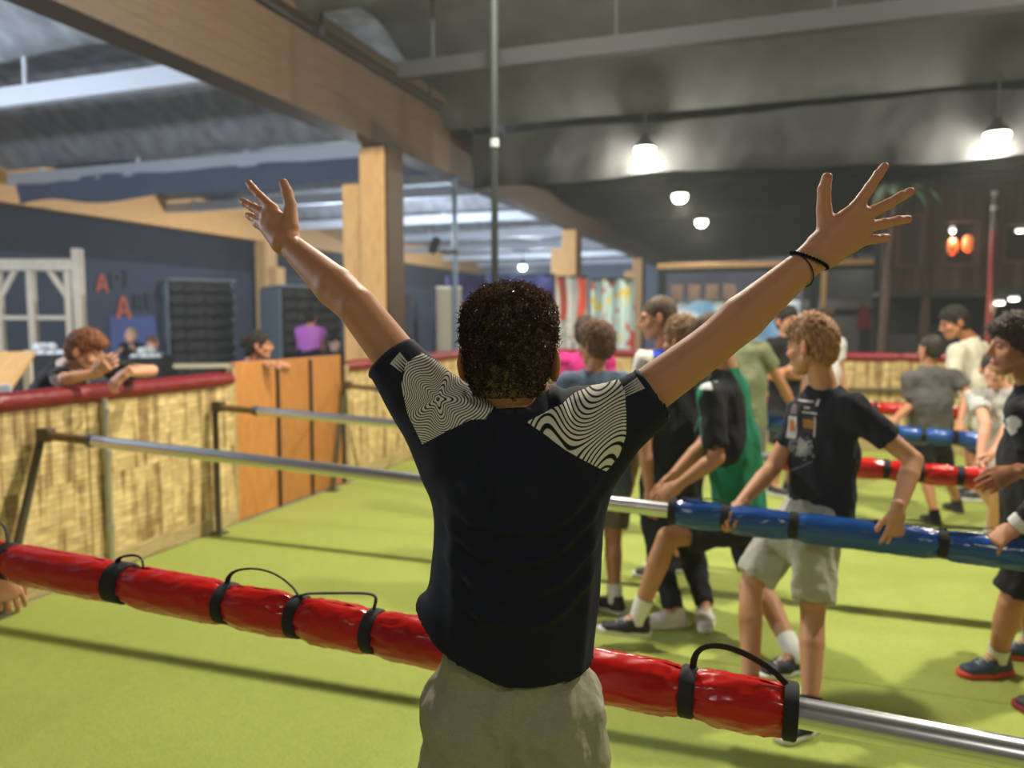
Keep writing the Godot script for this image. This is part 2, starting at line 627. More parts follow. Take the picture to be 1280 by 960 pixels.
# ---------- lamps ----------
func lamp(x: float, f: float, label: String, energy: float, color: Color, h := 3.62, hang := 3.86) -> void:
	var t := thing("pendant_lamp", label, "lamp", V(x, h, f), 0.0, "hall pendant lamps")
	part("housing", lathe([Vector2(0.0, 0.2), Vector2(0.04, 0.2), Vector2(0.05, 0.14), Vector2(0.08, 0.12), Vector2(0.13, 0.06), Vector2(0.135, 0.04), Vector2(0.12, 0.04)], 24), M.black_paint, t)
	part("suspension", tube([Vector3(0, 0.19, 0), Vector3(0, hang - h + 0.8, 0)], 0.012, 8), M.black_paint, t)
	var m := mat(color, 0.4)
	m.emission_enabled = true
	m.emission = color
	m.emission_energy_multiplier = 9.0
	part("lens", lathe([Vector2(0.0, -0.1), Vector2(0.06, -0.09), Vector2(0.11, -0.055), Vector2(0.13, 0.0), Vector2(0.125, 0.05), Vector2(0.0, 0.06)], 24), m, t)
	lamp_light(Vector3(0, -0.16, 0), color, energy, 0.09, t)

func build_lamps() -> void:
	var warm := c8(255, 247, 230)
	var cool := c8(226, 238, 255)
	lamp(-1.7, 9.75, "glaring round lamp below the black drape left of the raised right hand", 6.0, warm)
	lamp(-1.75, 13.5, "middle glaring lamp of the row running away down the hall", 6.0, warm)
	lamp(-1.75, 17.1, "smallest and lowest glaring lamp above the wooden rail", 6.0, warm)
	lamp(2.1, 9.75, "largest glaring lamp above the brown wooden hut", 6.0, warm, 3.5)
	lamp(2.3, 30.0, "tiny lamp shining far behind the raised right wrist", 5.0, warm)
	lamp(-1.75, 4.7, "lamp hanging high over the blue padded bar on the left", 20.5, warm, 4.5, 4.2)
	lamp(2.1, 4.7, "lamp hanging high over the blue padded bar on the right", 20.5, warm, 4.5, 4.2)
	lamp(2.3, -1.8, "lamp behind the viewer on the right", 3.2, warm, 4.0, 4.1)
	lamp(-1.75, -2.2, "lamp behind the viewer on the left", 1.4, warm, 4.0, 4.1)
	lamp(-8.3, 2.6, "cool white lamp in the left hall near the viewer", 25.0, cool, 3.3)
	lamp(-8.0, 14.1, "cool white lamp in the left hall behind the column", 27.0, cool, 3.3)
	lamp(-8.3, 24.5, "cool white lamp at the far end of the left hall", 22.0, cool, 3.3)

# ---------- the bars of the human table football ----------
func ring_band(x0: float, x1: float, r: float) -> ArrayMesh:
	return tube([Vector3(x0, 0, 0), Vector3(x0 + 0.004, 0, 0), Vector3(x1 - 0.004, 0, 0), Vector3(x1, 0, 0)], [r - 0.004, r, r, r - 0.004], 28)

func pad_sleeve(x0: float, x1: float, r: float, sd: int, straps: Array) -> ArrayMesh:
	# wrinkled vinyl round a foam core, pulled in at every strap
	var g := Geo.new()
	var nz := noise(1.0, sd, 2)
	var n := int((x1 - x0) / 0.009)
	var sides := 40
	for i in n + 1:
		var x := lerpf(x0, x1, float(i) / n)
		var near := 1.0
		for s in straps: near = minf(near, absf(x - s))
		near = minf(near, minf(x - x0, x1 - x) + 0.004)
		var pinch := 0.008 * exp(-near * near / 0.0011)
		var wr := 0.22 + 0.78 * exp(-near / 0.1)
		for s in sides + 1:
			var a := TAU * s / sides
			var diag := nz.get_noise_3d(x * 7.0 + a * 0.5, cos(a) * 1.5, sin(a) * 1.5)
			var fine := nz.get_noise_3d(x * 26.0 - a * 0.9, cos(a) * 2.6 + 9.0, sin(a) * 2.6)
			var rr := r - pinch - (absf(diag) * 0.013 + absf(fine) * 0.0045) * wr
			# the seam flap hangs under the bar
			var under := maxf(0.0, -cos(a))
			rr += 0.012 * pow(under, 14.0)
			g.v.append(Vector3(x, cos(a) * rr, sin(a) * rr))
			g.uv.append(Vector2(a, x))
			g.n.append(Vector3.ZERO)
	var w := sides + 1
	for i in n + 1:
		for s in sides + 1:
			var k := i * w + s
			var du := g.v[mini(i + 1, n) * w + s] - g.v[maxi(i - 1, 0) * w + s]
			var dv := g.v[i * w + (s + 1) % sides] - g.v[i * w + (s + sides - 1) % sides]
			g.n[k] = du.cross(dv).normalized()
			if g.n[k].dot(Vector3(0, g.v[k].y, g.v[k].z)) < 0.0: g.n[k] = -g.n[k]
	for i in n:
		for s in sides:
			var p := i * w + s
			g.ix.append_array([p, p + w, p + 1, p + 1, p + w, p + w + 1])
	return g.mesh()

func strap_loop(xa: float, xb: float, top: float, r: float, lean := 0.0) -> ArrayMesh:
	# a webbing carry loop from one strap to the next, standing up off the pad
	var g := Geo.new()
	var pts := []
	var n := 18
	for i in n + 1:
		var t := float(i) / n
		var up := pow(sin(PI * t), 0.7) * top
		pts.append(Vector3(lerpf(xa, xb, t) + lean * sin(PI * t), r * 0.96 + up, 0.012 * sin(TAU * t)))
	var rad := []
	for p in pts: rad.append(0.0075)
	g_tube(g, pts, rad, 8, true, 0.35)
	return g.mesh()

func rod(label: String, pad_label: String, f: float, h0: float, slope: float, pads: Array, vinyl: Material, straps: Array, loops: Array, r := 0.054) -> Node3D:
	# h0 is the height over x = 0, slope the rise per metre to the right
	var t := thing("player_bar", label, "bar", V(0, h0, f), 0.0, "sliding bars across the pitch")
	t.rotation = Vector3(0, 0, atan(slope))
	part("steel_tube", tube([Vector3(-3.42, 0, 0), Vector3(3.72, 0, 0)], 0.0305, 24), M.steel, t)
	part("end_sleeve", tube([Vector3(-3.8, 0, 0), Vector3(-3.4, 0, 0)], 0.024, 14), M.sleeve_wood, t)
	part("collar", ring_band(-3.46, -3.42, 0.035), mat(c8(84, 94, 112), 0.4), t)
	for p in pads:
		var o := part("padding", pad_sleeve(p[0], p[1], r, int(f * 10) + int(p[0] * 7), straps), vinyl, t)
		o.set_meta("label", pad_label)
		part("end_band", ring_band(p[1] - 0.012, p[1] + 0.016, r + 0.002), M.webbing, t)
		part("end_band", ring_band(p[0] - 0.016, p[0] + 0.012, r + 0.002), M.webbing, t)
	for s in straps:
		part("strap", ring_band(s - 0.016, s + 0.016, r - 0.002), M.webbing, t)
	for l in loops:
		part("carry_loop", strap_loop(l[0], l[1], l[2], r, l[3] if l.size() > 3 else 0.0), M.webbing, t)
	return t

func stand(f: float, h: float, lean: float, label: String) -> void:
	var t := thing("bar_stand", label, "stand", V(-3.79, 0, f - lean), 0.0, "bar stands along the left board")
	part("upright", tube([Vector3(0, 0, 0), Vector3(0, h, -lean)], 0.022, 12), M.rust_olive, t)
	part("bracket", box(Vector3(0.09, 0.07, 0.06), 0.006), M.rust_olive, t, Vector3(0.03, h, -lean))
	part("bolt", tube([Vector3(0.03, h - 0.06, 0.035 - lean), Vector3(0.03, h - 0.06, 0.05 - lean)], 0.014, 6), M.black_paint, t)
	part("foot_plate", box(Vector3(0.1, 0.012, 0.1), 0.003), M.rust_olive, t, Vector3(0, 0.006, 0))

func build_rods() -> void:
	var r1 := rod("nearest bar with long red vinyl padding, right in front of the cheering boy", "glossy red vinyl padding", 1.6, 0.742, -0.036, [[-2.62, 0.03]], M.red_vinyl,
		[-2.15, -1.715, -1.36, -1.14, -0.925, -0.172], [[-2.34, -2.15, 0.06, 0.02], [-1.36, -1.14, 0.05, -0.03], [-1.14, -0.925, 0.035, 0.07], [-0.165, 0.02, 0.055, -0.05]], 0.056)
	part("wide_grip", ring_band(-1.745, -1.69, 0.057), M.webbing, r1)
	part("carry_loop", strap_loop(-1.73, -1.64, 0.028, 0.056), M.webbing, r1)
	rod("second bar from the viewer, bare steel left, blue vinyl padding right", "blue vinyl padding", 3.05, 0.757, -0.040, [[-0.4, 1.75]], M.blue_vinyl,
		[-0.2, 0.05, 0.55, 1.1], [[-0.37, -0.18, 0.012], [0.32, 0.55, 0.02], [0.55, 0.8, 0.02]])
	rod("third bar from the viewer, bare steel left, red vinyl padding right", "red vinyl padding", 4.4, 0.772, -0.038, [[-0.02, 1.9]], M.red_vinyl,
		[0.25, 0.52, 0.68, 0.86, 1.2], [[0.05, 0.3, 0.04]])
	rod("fourth bar from the viewer, with blue vinyl padding behind the navy shirt", "blue vinyl padding", 6.1, 0.757, -0.046, [[-0.2, 2.2]], M.blue_vinyl,
		[0.1, 0.5, 0.72, 0.95, 1.15], [[0.55, 0.8, 0.02]])
	rod("farthest bar, with red vinyl padding in front of the end board", "red vinyl padding", 7.7, 0.757, -0.03, [[-1.4, 1.9]], M.red_vinyl, [-0.9, -0.3, 0.3, 0.8, 1.3], [])
	stand(3.05, 0.91, 0.28, "leaning olive steel stand nearest the viewer at the left board")
	stand(4.4, 0.92, 0.0, "upright olive steel stand beside the plywood gate")
	stand(6.1, 0.935, 0.22, "olive steel stand just past the plywood gate")
	stand(7.7, 0.87, 0.1, "farthest olive steel stand along the left board")
	stand(1.6, 0.87, 0.15, "olive steel stand at the end of the nearest red bar")
	var i := 0
	for f in [1.6, 3.05, 4.4, 6.1, 7.7]:
		var t := thing("bar_stand", ["nearest", "second", "third", "fourth", "farthest"][i] + " olive steel stand along the right board of the pitch", "stand", V(3.74, 0, f), 0.0, "bar stands along the right board")
		part("upright", tube([Vector3.ZERO, Vector3(0, 0.7, 0)], 0.022, 10), M.rust_olive, t)
		part("foot_plate", box(Vector3(0.1, 0.012, 0.1), 0.003), M.rust_olive, t, Vector3(0, 0.006, 0))
		i += 1

# ---------- smooth bodies: distance field on a grid, meshed as surface nets ----------
class Fld:
	var lo: Vector3
	var c: float
	var nx: int
	var ny: int
	var nz: int
	var g := PackedFloat32Array()
	func _init(a: Vector3, b: Vector3, cell: float) -> void:
		lo = a
		c = cell
		nx = int((b.x - a.x) / cell) + 2
		ny = int((b.y - a.y) / cell) + 2
		nz = int((b.z - a.z) / cell) + 2
		g.resize(nx * ny * nz)
		g.fill(1.0)
	# elliptical cone from a to b: half widths wa, wb along side, da, db across it; ends round or flat
	func cone(a: Vector3, b: Vector3, side: Vector3, wa: float, da: float, wb: float, db: float, k := 0.02, flat_a := false, flat_b := false) -> void:
		var ax := b - a
		var L := ax.length()
		if L < 1e-5: return
		ax /= L
		var s := side - ax * side.dot(ax)
		if s.length() < 1e-3: s = Vector3(0.31, 0.2, 0.93) - ax * ax.dot(Vector3(0.31, 0.2, 0.93))
		s = s.normalized()
		var n := ax.cross(s)
		var m := maxf(maxf(wa, da), maxf(wb, db)) + k + c * 2.5
		var x0 := maxi(0, int((minf(a.x, b.x) - m - lo.x) / c))
		var x1 := mini(nx - 1, int((maxf(a.x, b.x) + m - lo.x) / c) + 1)
		var y0 := maxi(0, int((minf(a.y, b.y) - m - lo.y) / c))
		var y1 := mini(ny - 1, int((maxf(a.y, b.y) + m - lo.y) / c) + 1)
		var z0 := maxi(0, int((minf(a.z, b.z) - m - lo.z) / c))
		var z1 := mini(nz - 1, int((maxf(a.z, b.z) + m - lo.z) / c) + 1)
		var ik := 0.25 / k if k > 0.0 else 0.0
		for kz in range(z0, z1 + 1):
			var pz := lo.z + kz * c - a.z
			for jy in range(y0, y1 + 1):
				var py := lo.y + jy * c - a.y
				var at := (kz * ny + jy) * nx + x0
				var px := lo.x + x0 * c - a.x
				var t := px * ax.x + py * ax.y + pz * ax.z
				var u := px * s.x + py * s.y + pz * s.z
				var v := px * n.x + py * n.y + pz * n.z
				var dt := c * ax.x
				var du := c * s.x
				var dv := c * n.x
				for i in range(x0, x1 + 1):
					var tc := clampf(t, 0.0, L)
					var e := t - tc
					var f := tc / L
					var w := wa + (wb - wa) * f
					var d := da + (db - da) * f
					var mm := minf(w, d)
					var q: float
					if (e < 0.0 and flat_a) or (e > 0.0 and flat_b):
						q = maxf((sqrt(u * u / (w * w) + v * v / (d * d)) - 1.0) * mm, absf(e))
					else:
						q = (sqrt(u * u / (w * w) + v * v / (d * d) + e * e / (mm * mm)) - 1.0) * mm
					var o := g[at]
					var h := k - absf(o - q)
					if h > 0.0:
						g[at] = minf(o, q) - h * h * ik
					elif q < o:
						g[at] = q
					at += 1
					t += dt
					u += du
					v += dv
	# ellipsoid; cut = true takes it away
	func ell(p: Vector3, r: Vector3, k := 0.01, cut := false, turn := Basis()) -> void:
		var m := maxf(r.x, maxf(r.y, r.z)) + k + c * 2.5
		var mm := minf(r.x, minf(r.y, r.z))
		var inv := turn.transposed()
		var ik := 0.25 / k if k > 0.0 else 0.0
		for kz in range(maxi(0, int((p.z - m - lo.z) / c)), mini(nz - 1, int((p.z + m - lo.z) / c) + 1) + 1):
			for jy in range(maxi(0, int((p.y - m - lo.y) / c)), mini(ny - 1, int((p.y + m - lo.y) / c) + 1) + 1):
				for i in range(maxi(0, int((p.x - m - lo.x) / c)), mini(nx - 1, int((p.x + m - lo.x) / c) + 1) + 1):
					var q3 := inv * (Vector3(lo.x + i * c, lo.y + jy * c, lo.z + kz * c) - p) / r
					var q := (q3.length() - 1.0) * mm
					var at := (kz * ny + jy) * nx + i
					var o := g[at]
					if cut:
						q = -q
						var h := k - absf(o - q)
						g[at] = maxf(o, q) + (h * h * ik if h > 0.0 else 0.0)
					else:
						var h := k - absf(o - q)
						g[at] = minf(o, q) - (h * h * ik if h > 0.0 else 0.0)
	# keep what lies on the far side of a plane (n points to what goes)
	func clip(p: Vector3, n: Vector3) -> void:
		for kz in nz:
			for jy in ny:
				for i in nx:
					var at := (kz * ny + jy) * nx + i
					var d := (Vector3(lo.x + i * c, lo.y + jy * c, lo.z + kz * c) - p).dot(n)
					if d > g[at]: g[at] = d
	func into(out: Geo, xf := Transform3D()) -> void:
		var cells := PackedInt32Array()
		cells.resize(nx * ny * nz)
		cells.fill(-1)
		var sx := 1
		var sy := nx
		var sz := nx * ny
		var far := c * 1.8
		var used := PackedInt32Array()
		for kz in nz - 1:
			for jy in ny - 1:
				var at := (kz * ny + jy) * nx
				for i in nx - 1:
					var v0 := g[at]
					if v0 < far and v0 > -far:
						var v1 := g[at + 1]
						var v2 := g[at + sy]
						var v3 := g[at + sy + 1]
						var v4 := g[at + sz]
						var v5 := g[at + sz + 1]
						var v6 := g[at + sz + sy]
						var v7 := g[at + sz + sy + 1]
						var neg := int(v0 < 0.0) + int(v1 < 0.0) + int(v2 < 0.0) + int(v3 < 0.0) + int(v4 < 0.0) + int(v5 < 0.0) + int(v6 < 0.0) + int(v7 < 0.0)
						if neg > 0 and neg < 8:
							var s := Vector3.ZERO
							var n := 0
							if (v0 < 0.0) != (v1 < 0.0): s += Vector3(v0 / (v0 - v1), 0, 0); n += 1
							if (v2 < 0.0) != (v3 < 0.0): s += Vector3(v2 / (v2 - v3), 1, 0); n += 1
							if (v4 < 0.0) != (v5 < 0.0): s += Vector3(v4 / (v4 - v5), 0, 1); n += 1
							if (v6 < 0.0) != (v7 < 0.0): s += Vector3(v6 / (v6 - v7), 1, 1); n += 1
							if (v0 < 0.0) != (v2 < 0.0): s += Vector3(0, v0 / (v0 - v2), 0); n += 1
							if (v1 < 0.0) != (v3 < 0.0): s += Vector3(1, v1 / (v1 - v3), 0); n += 1
							if (v4 < 0.0) != (v6 < 0.0): s += Vector3(0, v4 / (v4 - v6), 1); n += 1
							if (v5 < 0.0) != (v7 < 0.0): s += Vector3(1, v5 / (v5 - v7), 1); n += 1
							if (v0 < 0.0) != (v4 < 0.0): s += Vector3(0, 0, v0 / (v0 - v4)); n += 1
							if (v1 < 0.0) != (v5 < 0.0): s += Vector3(1, 0, v1 / (v1 - v5)); n += 1
							if (v2 < 0.0) != (v6 < 0.0): s += Vector3(0, 1, v2 / (v2 - v6)); n += 1
							if (v3 < 0.0) != (v7 < 0.0): s += Vector3(1, 1, v3 / (v3 - v7)); n += 1
							s = s / n + Vector3(i, jy, kz)
							cells[at] = out.v.size()
							out.v.append(xf * (lo + s * c))
							var gr := Vector3(v1 + v3 + v5 + v7 - v0 - v2 - v4 - v6, v2 + v3 + v6 + v7 - v0 - v1 - v4 - v5, v4 + v5 + v6 + v7 - v0 - v1 - v2 - v3)
							out.n.append((xf.basis * gr).normalized())
							used.append(at)
					at += 1
		var flip := xf.basis.determinant() < 0.0
		for at in used:
			var v0 := g[at] < 0.0
			for ax in 3:
				var st := sx if ax == 0 else (sy if ax == 1 else sz)
				var a := sy if ax == 0 else (sz if ax == 1 else sx)
				var b := sz if ax == 0 else (sx if ax == 1 else sy)
				if at + st >= g.size() or at - a - b < 0: continue
				var v1 := g[at + st] < 0.0
				if v0 == v1: continue
				var q0 := cells[at]
				var q1 := cells[at - a]
				var q2 := cells[at - a - b]
				var q3 := cells[at - b]
				if q1 < 0 or q2 < 0 or q3 < 0: continue
				if v0 != flip:
					out.ix.append(q0); out.ix.append(q3); out.ix.append(q2); out.ix.append(q0); out.ix.append(q2); out.ix.append(q1)
				else:
					out.ix.append(q0); out.ix.append(q1); out.ix.append(q2); out.ix.append(q0); out.ix.append(q2); out.ix.append(q3)

func paste(g: Geo, src: Geo, xf: Transform3D) -> void:
	var base := g.v.size()
	var nb := xf.basis.inverse().transposed()
	for i in src.v.size():
		g.v.append(xf * src.v[i])
		g.n.append((nb * src.n[i]).normalized())
	var flip := xf.basis.determinant() < 0.0
	for i in range(0, src.ix.size(), 3):
		g.ix.append(base + src.ix[i])
		g.ix.append(base + src.ix[i + (2 if flip else 1)])
		g.ix.append(base + src.ix[i + (1 if flip else 2)])
	if src.col.size() == src.v.size():
		while g.col.size() < base: g.col.append(Color.WHITE)
		g.col.append_array(src.col)

# head with the face towards -z, ears at y = 0
func head_geo() -> Geo:
	if cache.has("head"): return cache.head
	var f := Fld.new(Vector3(-0.11, -0.15, -0.15), Vector3(0.11, 0.15, 0.14), 0.0048)
	f.ell(Vector3(0, 0.036, 0.016), Vector3(0.074, 0.088, 0.094), 0.02)
	f.ell(Vector3(0, -0.03, -0.032), Vector3(0.06, 0.082, 0.062), 0.03)
	f.ell(Vector3(0, -0.096, -0.066), Vector3(0.026, 0.02, 0.022), 0.03)
	for s in [-1.0, 1.0]:
		f.ell(Vector3(0.045 * s, -0.028, -0.06), Vector3(0.02, 0.018, 0.018), 0.025)
		f.cone(Vector3(0.052 * s, -0.05, 0.0), Vector3(0.024 * s, -0.098, -0.055), Vector3.RIGHT, 0.02, 0.02, 0.016, 0.016, 0.02)
		f.cone(Vector3(0.05 * s, 0.026, -0.074), Vector3(0.012 * s, 0.024, -0.09), Vector3.UP, 0.008, 0.008, 0.008, 0.008, 0.012)
		f.ell(Vector3(0.031 * s, 0.006, -0.086), Vector3(0.013, 0.008, 0.009), 0.005)
		f.ell(Vector3(0.083 * s, -0.004, 0.016), Vector3(0.009, 0.034, 0.021), 0.004, false, Basis(Vector3.UP, 0.5 * s))
		f.ell(Vector3(0.091 * s, 0.002, 0.01), Vector3(0.006, 0.017, 0.009), 0.003, true, Basis(Vector3.UP, 0.5 * s))
	f.cone(Vector3(0, 0.014, -0.094), Vector3(0, -0.026, -0.112), Vector3.RIGHT, 0.008, 0.008, 0.011, 0.012, 0.012)
	f.cone(Vector3(-0.011, -0.032, -0.1), Vector3(0.011, -0.032, -0.1), Vector3.UP, 0.008, 0.008, 0.008, 0.008, 0.008)
	f.cone(Vector3(-0.019, -0.062, -0.086), Vector3(0.019, -0.062, -0.086), Vector3.UP, 0.006, 0.009, 0.006, 0.009, 0.01)
	f.cone(Vector3(-0.016, -0.071, -0.086), Vector3(0.016, -0.071, -0.086), Vector3.UP, 0.006, 0.008, 0.006, 0.008, 0.008)
	var g := Geo.new()
	f.into(g)
	for p in g.v:
		var col := Color.WHITE
		var ex := absf(absf(p.x) - 0.031)
		if p.z < -0.08:
			if ex < 0.015 and absf(p.y - 0.006) < 0.006: col = Color(1, 1, 1) if ex > 0.005 else Color(0.1, 0.08, 0.06)
			elif absf(p.y - 0.014) < 0.004 and ex < 0.016: col = Color(0.3, 0.22, 0.18)
			elif absf(p.y - 0.03) < 0.005 and ex < 0.022: col = Color(0.25, 0.18, 0.12)
			elif absf(p.y + 0.067) < 0.01 and absf(p.x) < 0.024: col = Color(0.86, 0.55, 0.5) if absf(p.y + 0.067) > 0.0025 else Color(0.4, 0.2, 0.18)
		elif absf(p.x) > 0.08: col = Color(1.0, 0.8, 0.74)
		g.col.append(col)
	cache.head = g
	return g

# right hand, wrist at the origin, fingers along +y, palm towards -z, thumb at -x
func hand_geo(pose: String) -> Geo:
	var key := "hand_" + pose
	if cache.has(key): return cache[key]
	var bend := {"relax": [22.0, 28.0, 18.0], "grip": [38.0, 62.0, 40.0], "flat": [6.0, 8.0, 6.0], "over": [30.0, 50.0, 30.0]}[pose] as Array
	var f := Fld.new(Vector3(-0.1, -0.05, -0.12), Vector3(0.075, 0.21, 0.05), 0.004)
	f.cone(Vector3(0, -0.03, 0), Vector3(0, 0.012, 0), Vector3.RIGHT, 0.027, 0.02, 0.029, 0.019, 0.01)
	f.cone(Vector3(0, 0.012, 0), Vector3(0.0, 0.082, 0), Vector3.RIGHT, 0.03, 0.018, 0.04, 0.0125, 0.012)
	var roots := [-0.03, -0.0105, 0.0095, 0.028]
	var lens := [0.069, 0.078, 0.072, 0.056]
	var rads := [0.0088, 0.0092, 0.0087, 0.0076]
	for i in 4:
		var p := Vector3(roots[i], 0.076 - 0.004 * absf(i - 1.2), 0)
		var ang := 0.0
		var spread := (i - 1.5) * 0.07
		for j in 3:
			ang += deg_to_rad(bend[j] * (1.0 + 0.08 * i))
			var seg: float = lens[i] * [0.5, 0.29, 0.21][j] + (0.012 if j == 0 else 0.0)
			var q := p + Vector3(sin(spread) * cos(ang), cos(ang) * cos(spread), -sin(ang)) * seg
			var r: float = rads[i] * (1.0 - 0.08 * j)
			f.cone(p, q, Vector3.RIGHT, r, r, r * 0.94, r * 0.94, 0.003)
			p = q
	var tb := [Vector3(-0.022, 0.014, -0.004), Vector3(-0.044, 0.045, -0.018), Vector3(-0.05, 0.073, -0.032), Vector3(-0.048, 0.094, -0.044)]
	for j in 3: f.cone(tb[j], tb[j + 1], Vector3.RIGHT, 0.0135 - 0.0018 * j, 0.0135 - 0.0018 * j, 0.0112 - 0.001 * j, 0.0112 - 0.001 * j, 0.008)
	var g := Geo.new()
	f.into(g)
	cache[key] = g
	return g

# hair on the same head: shell round the skull, cut along the hairline
func hair_geo(style: String) -> Geo:
	var key := "hair_" + style
	if cache.has(key): return cache[key]
	var cell := 0.006
	var f := Fld.new(Vector3(-0.16, -0.36 if style in ["long", "tail"] else -0.15, -0.16), Vector3(0.16, 0.2, 0.2), cell)
	var thick := {"buzz": 0.005, "crop": 0.009, "swept": 0.006, "fringe": 0.012, "curly": 0.016, "wavy": 0.012, "long": 0.016, "tail": 0.01, "bun": 0.012}[style] as float
	f.ell(Vector3(0, 0.04, 0.02), Vector3(0.074 + thick, 0.088 + thick, 0.094 + thick), 0.01)
	f.ell(Vector3(0, -0.02, 0.05), Vector3(0.062 + thick * 0.6, 0.07, 0.056 + thick * 0.6), 0.03)
	if style in ["crop", "wavy", "curly", "fringe", "swept"]:
		var up := 0.012 if style == "crop" else 0.02
		f.ell(Vector3(0, 0.075, -0.005), Vector3(0.075, 0.058 + up, 0.085), 0.02)
	if style in ["fringe", "curly", "swept"]:
		f.ell(Vector3(0, 0.08, -0.075), Vector3(0.06, 0.034, 0.036), 0.02)
	# hairline: away with the face and what lies under the ears
	f.ell(Vector3(0, -0.06, -0.125), Vector3(0.1, 0.12 if style != "fringe" else 0.105, 0.12), 0.008, true)
	f.ell(Vector3(0.1, -0.07, -0.02), Vector3(0.045, 0.075, 0.055), 0.008, true)
	f.ell(Vector3(-0.1, -0.07, -0.02), Vector3(0.045, 0.075, 0.055), 0.008, true)
	f.clip(Vector3(0, -0.085, 0.1), Vector3(0, -0.92, -0.39))
	if style == "long":
		f.cone(Vector3(0, 0.0, 0.05), Vector3(0, -0.24, 0.055), Vector3.RIGHT, 0.085, 0.06, 0.075, 0.03, 0.03)
	if style == "tail":
		f.cone(Vector3(0, 0.05, 0.12), Vector3(0, -0.16, 0.12), Vector3.RIGHT, 0.03, 0.03, 0.018, 0.018, 0.02)
	if style == "bun":
		f.ell(Vector3(0.0, 0.03, 0.12), Vector3(0.05, 0.05, 0.045), 0.015)
		f.ell(Vector3(0.0, -0.05, 0.09), Vector3(0.06, 0.05, 0.04), 0.02)
	var g := Geo.new()
	f.into(g)
	var amp := {"buzz": 0.001, "crop": 0.005, "swept": 0.005, "fringe": 0.006, "curly": 0.009, "wavy": 0.007, "long": 0.005, "tail": 0.003, "bun": 0.007}[style] as float
	var n1 := noise(1.0, 77, 2)
	for i in g.v.size():
		var p := g.v[i]
		var q := p * (75.0 if style == "curly" else 55.0)
		if style in ["crop", "fringe", "long", "tail", "swept"]: q = Vector3(p.x * 90.0, p.y * 30.0, p.z * 45.0)
		var d := n1.get_noise_3d(q.x, q.y, q.z)
		g.v[i] = p + g.n[i] * d * amp * 1.6
		var k := clampf(0.8 + d * 0.9, 0.35, 1.0)
		g.col.append(Color(k, k, k))
	fix_normals(g)
	# tufts that break up the outline
	if style != "buzz":
		var rng := RandomNumberGenerator.new()
		rng.seed = 5
		var count := {"crop": 500, "swept": 520, "fringe": 600, "curly": 700, "wavy": 650, "long": 250, "tail": 150, "bun": 350}[style] as int
		var nv := g.v.size()
		for i in count:
			var j := rng.randi_range(0, nv - 1)
			var p := g.v[j]
			if (p.y < -0.02 or (style == "swept" and p.y < 0.06)) and style != "long": continue
			var dir := g.n[j] * 0.55 + Vector3(rng.randf_range(-0.5, 0.5), rng.randf_range(-0.1, 0.7), rng.randf_range(-0.9, 0.2))
			if style in ["curly", "wavy", "bun"]: dir = g.n[j] * 0.7 + Vector3(rng.randf_range(-1, 1), rng.randf_range(-1, 1), rng.randf_range(-1, 1)) * 0.8
			tuft(g, p - g.n[j] * 0.004, dir.normalized(), g.n[j], rng.randf_range(0.014, 0.028), rng.randf_range(0.003, 0.0055), rng.randf_range(0.55, 1.15))
	cache[key] = g
	return g

func tuft(g: Geo, p: Vector3, dir: Vector3, nrm: Vector3, len: float, r: float, shade: float) -> void:
	var side := dir.cross(nrm)
	if side.length() < 0.01: side = dir.cross(Vector3.UP)
	side = side.normalized()
	var b := g.v.size()
	var up := side.cross(dir).normalized()
	for i in 3:
		var t := i / 2.0
		var c := p + dir * len * t - nrm * len * 0.35 * t * t
		var rr := r * (1.0 - 0.85 * t)
		for s in 3:
			var a := TAU * s / 3.0
			var o := side * cos(a) + up * sin(a)
			g.v.append(c + o * rr)
			g.n.append((o + nrm * 0.6).normalized())
			g.col.append(Color(shade, shade, shade))
	for i in 2:
		for s in 3:
			var k := b + i * 3 + s
			var k2 := b + i * 3 + (s + 1) % 3
			g.ix.append_array([k, k2, k + 3, k2, k2 + 3, k + 3])

func fix_normals(g: Geo) -> void:
	var acc := PackedVector3Array()
	acc.resize(g.v.size())
	for i in range(0, g.ix.size(), 3):
		var a := g.ix[i]
		var b := g.ix[i + 1]
		var c := g.ix[i + 2]
		var n := (g.v[b] - g.v[a]).cross(g.v[c] - g.v[a])
		if n.dot(g.n[a]) < 0.0: n = -n
		acc[a] += n
		acc[b] += n
		acc[c] += n
	for i in g.v.size():
		if acc[i].length_squared() > 1e-20: g.n[i] = acc[i].normalized()

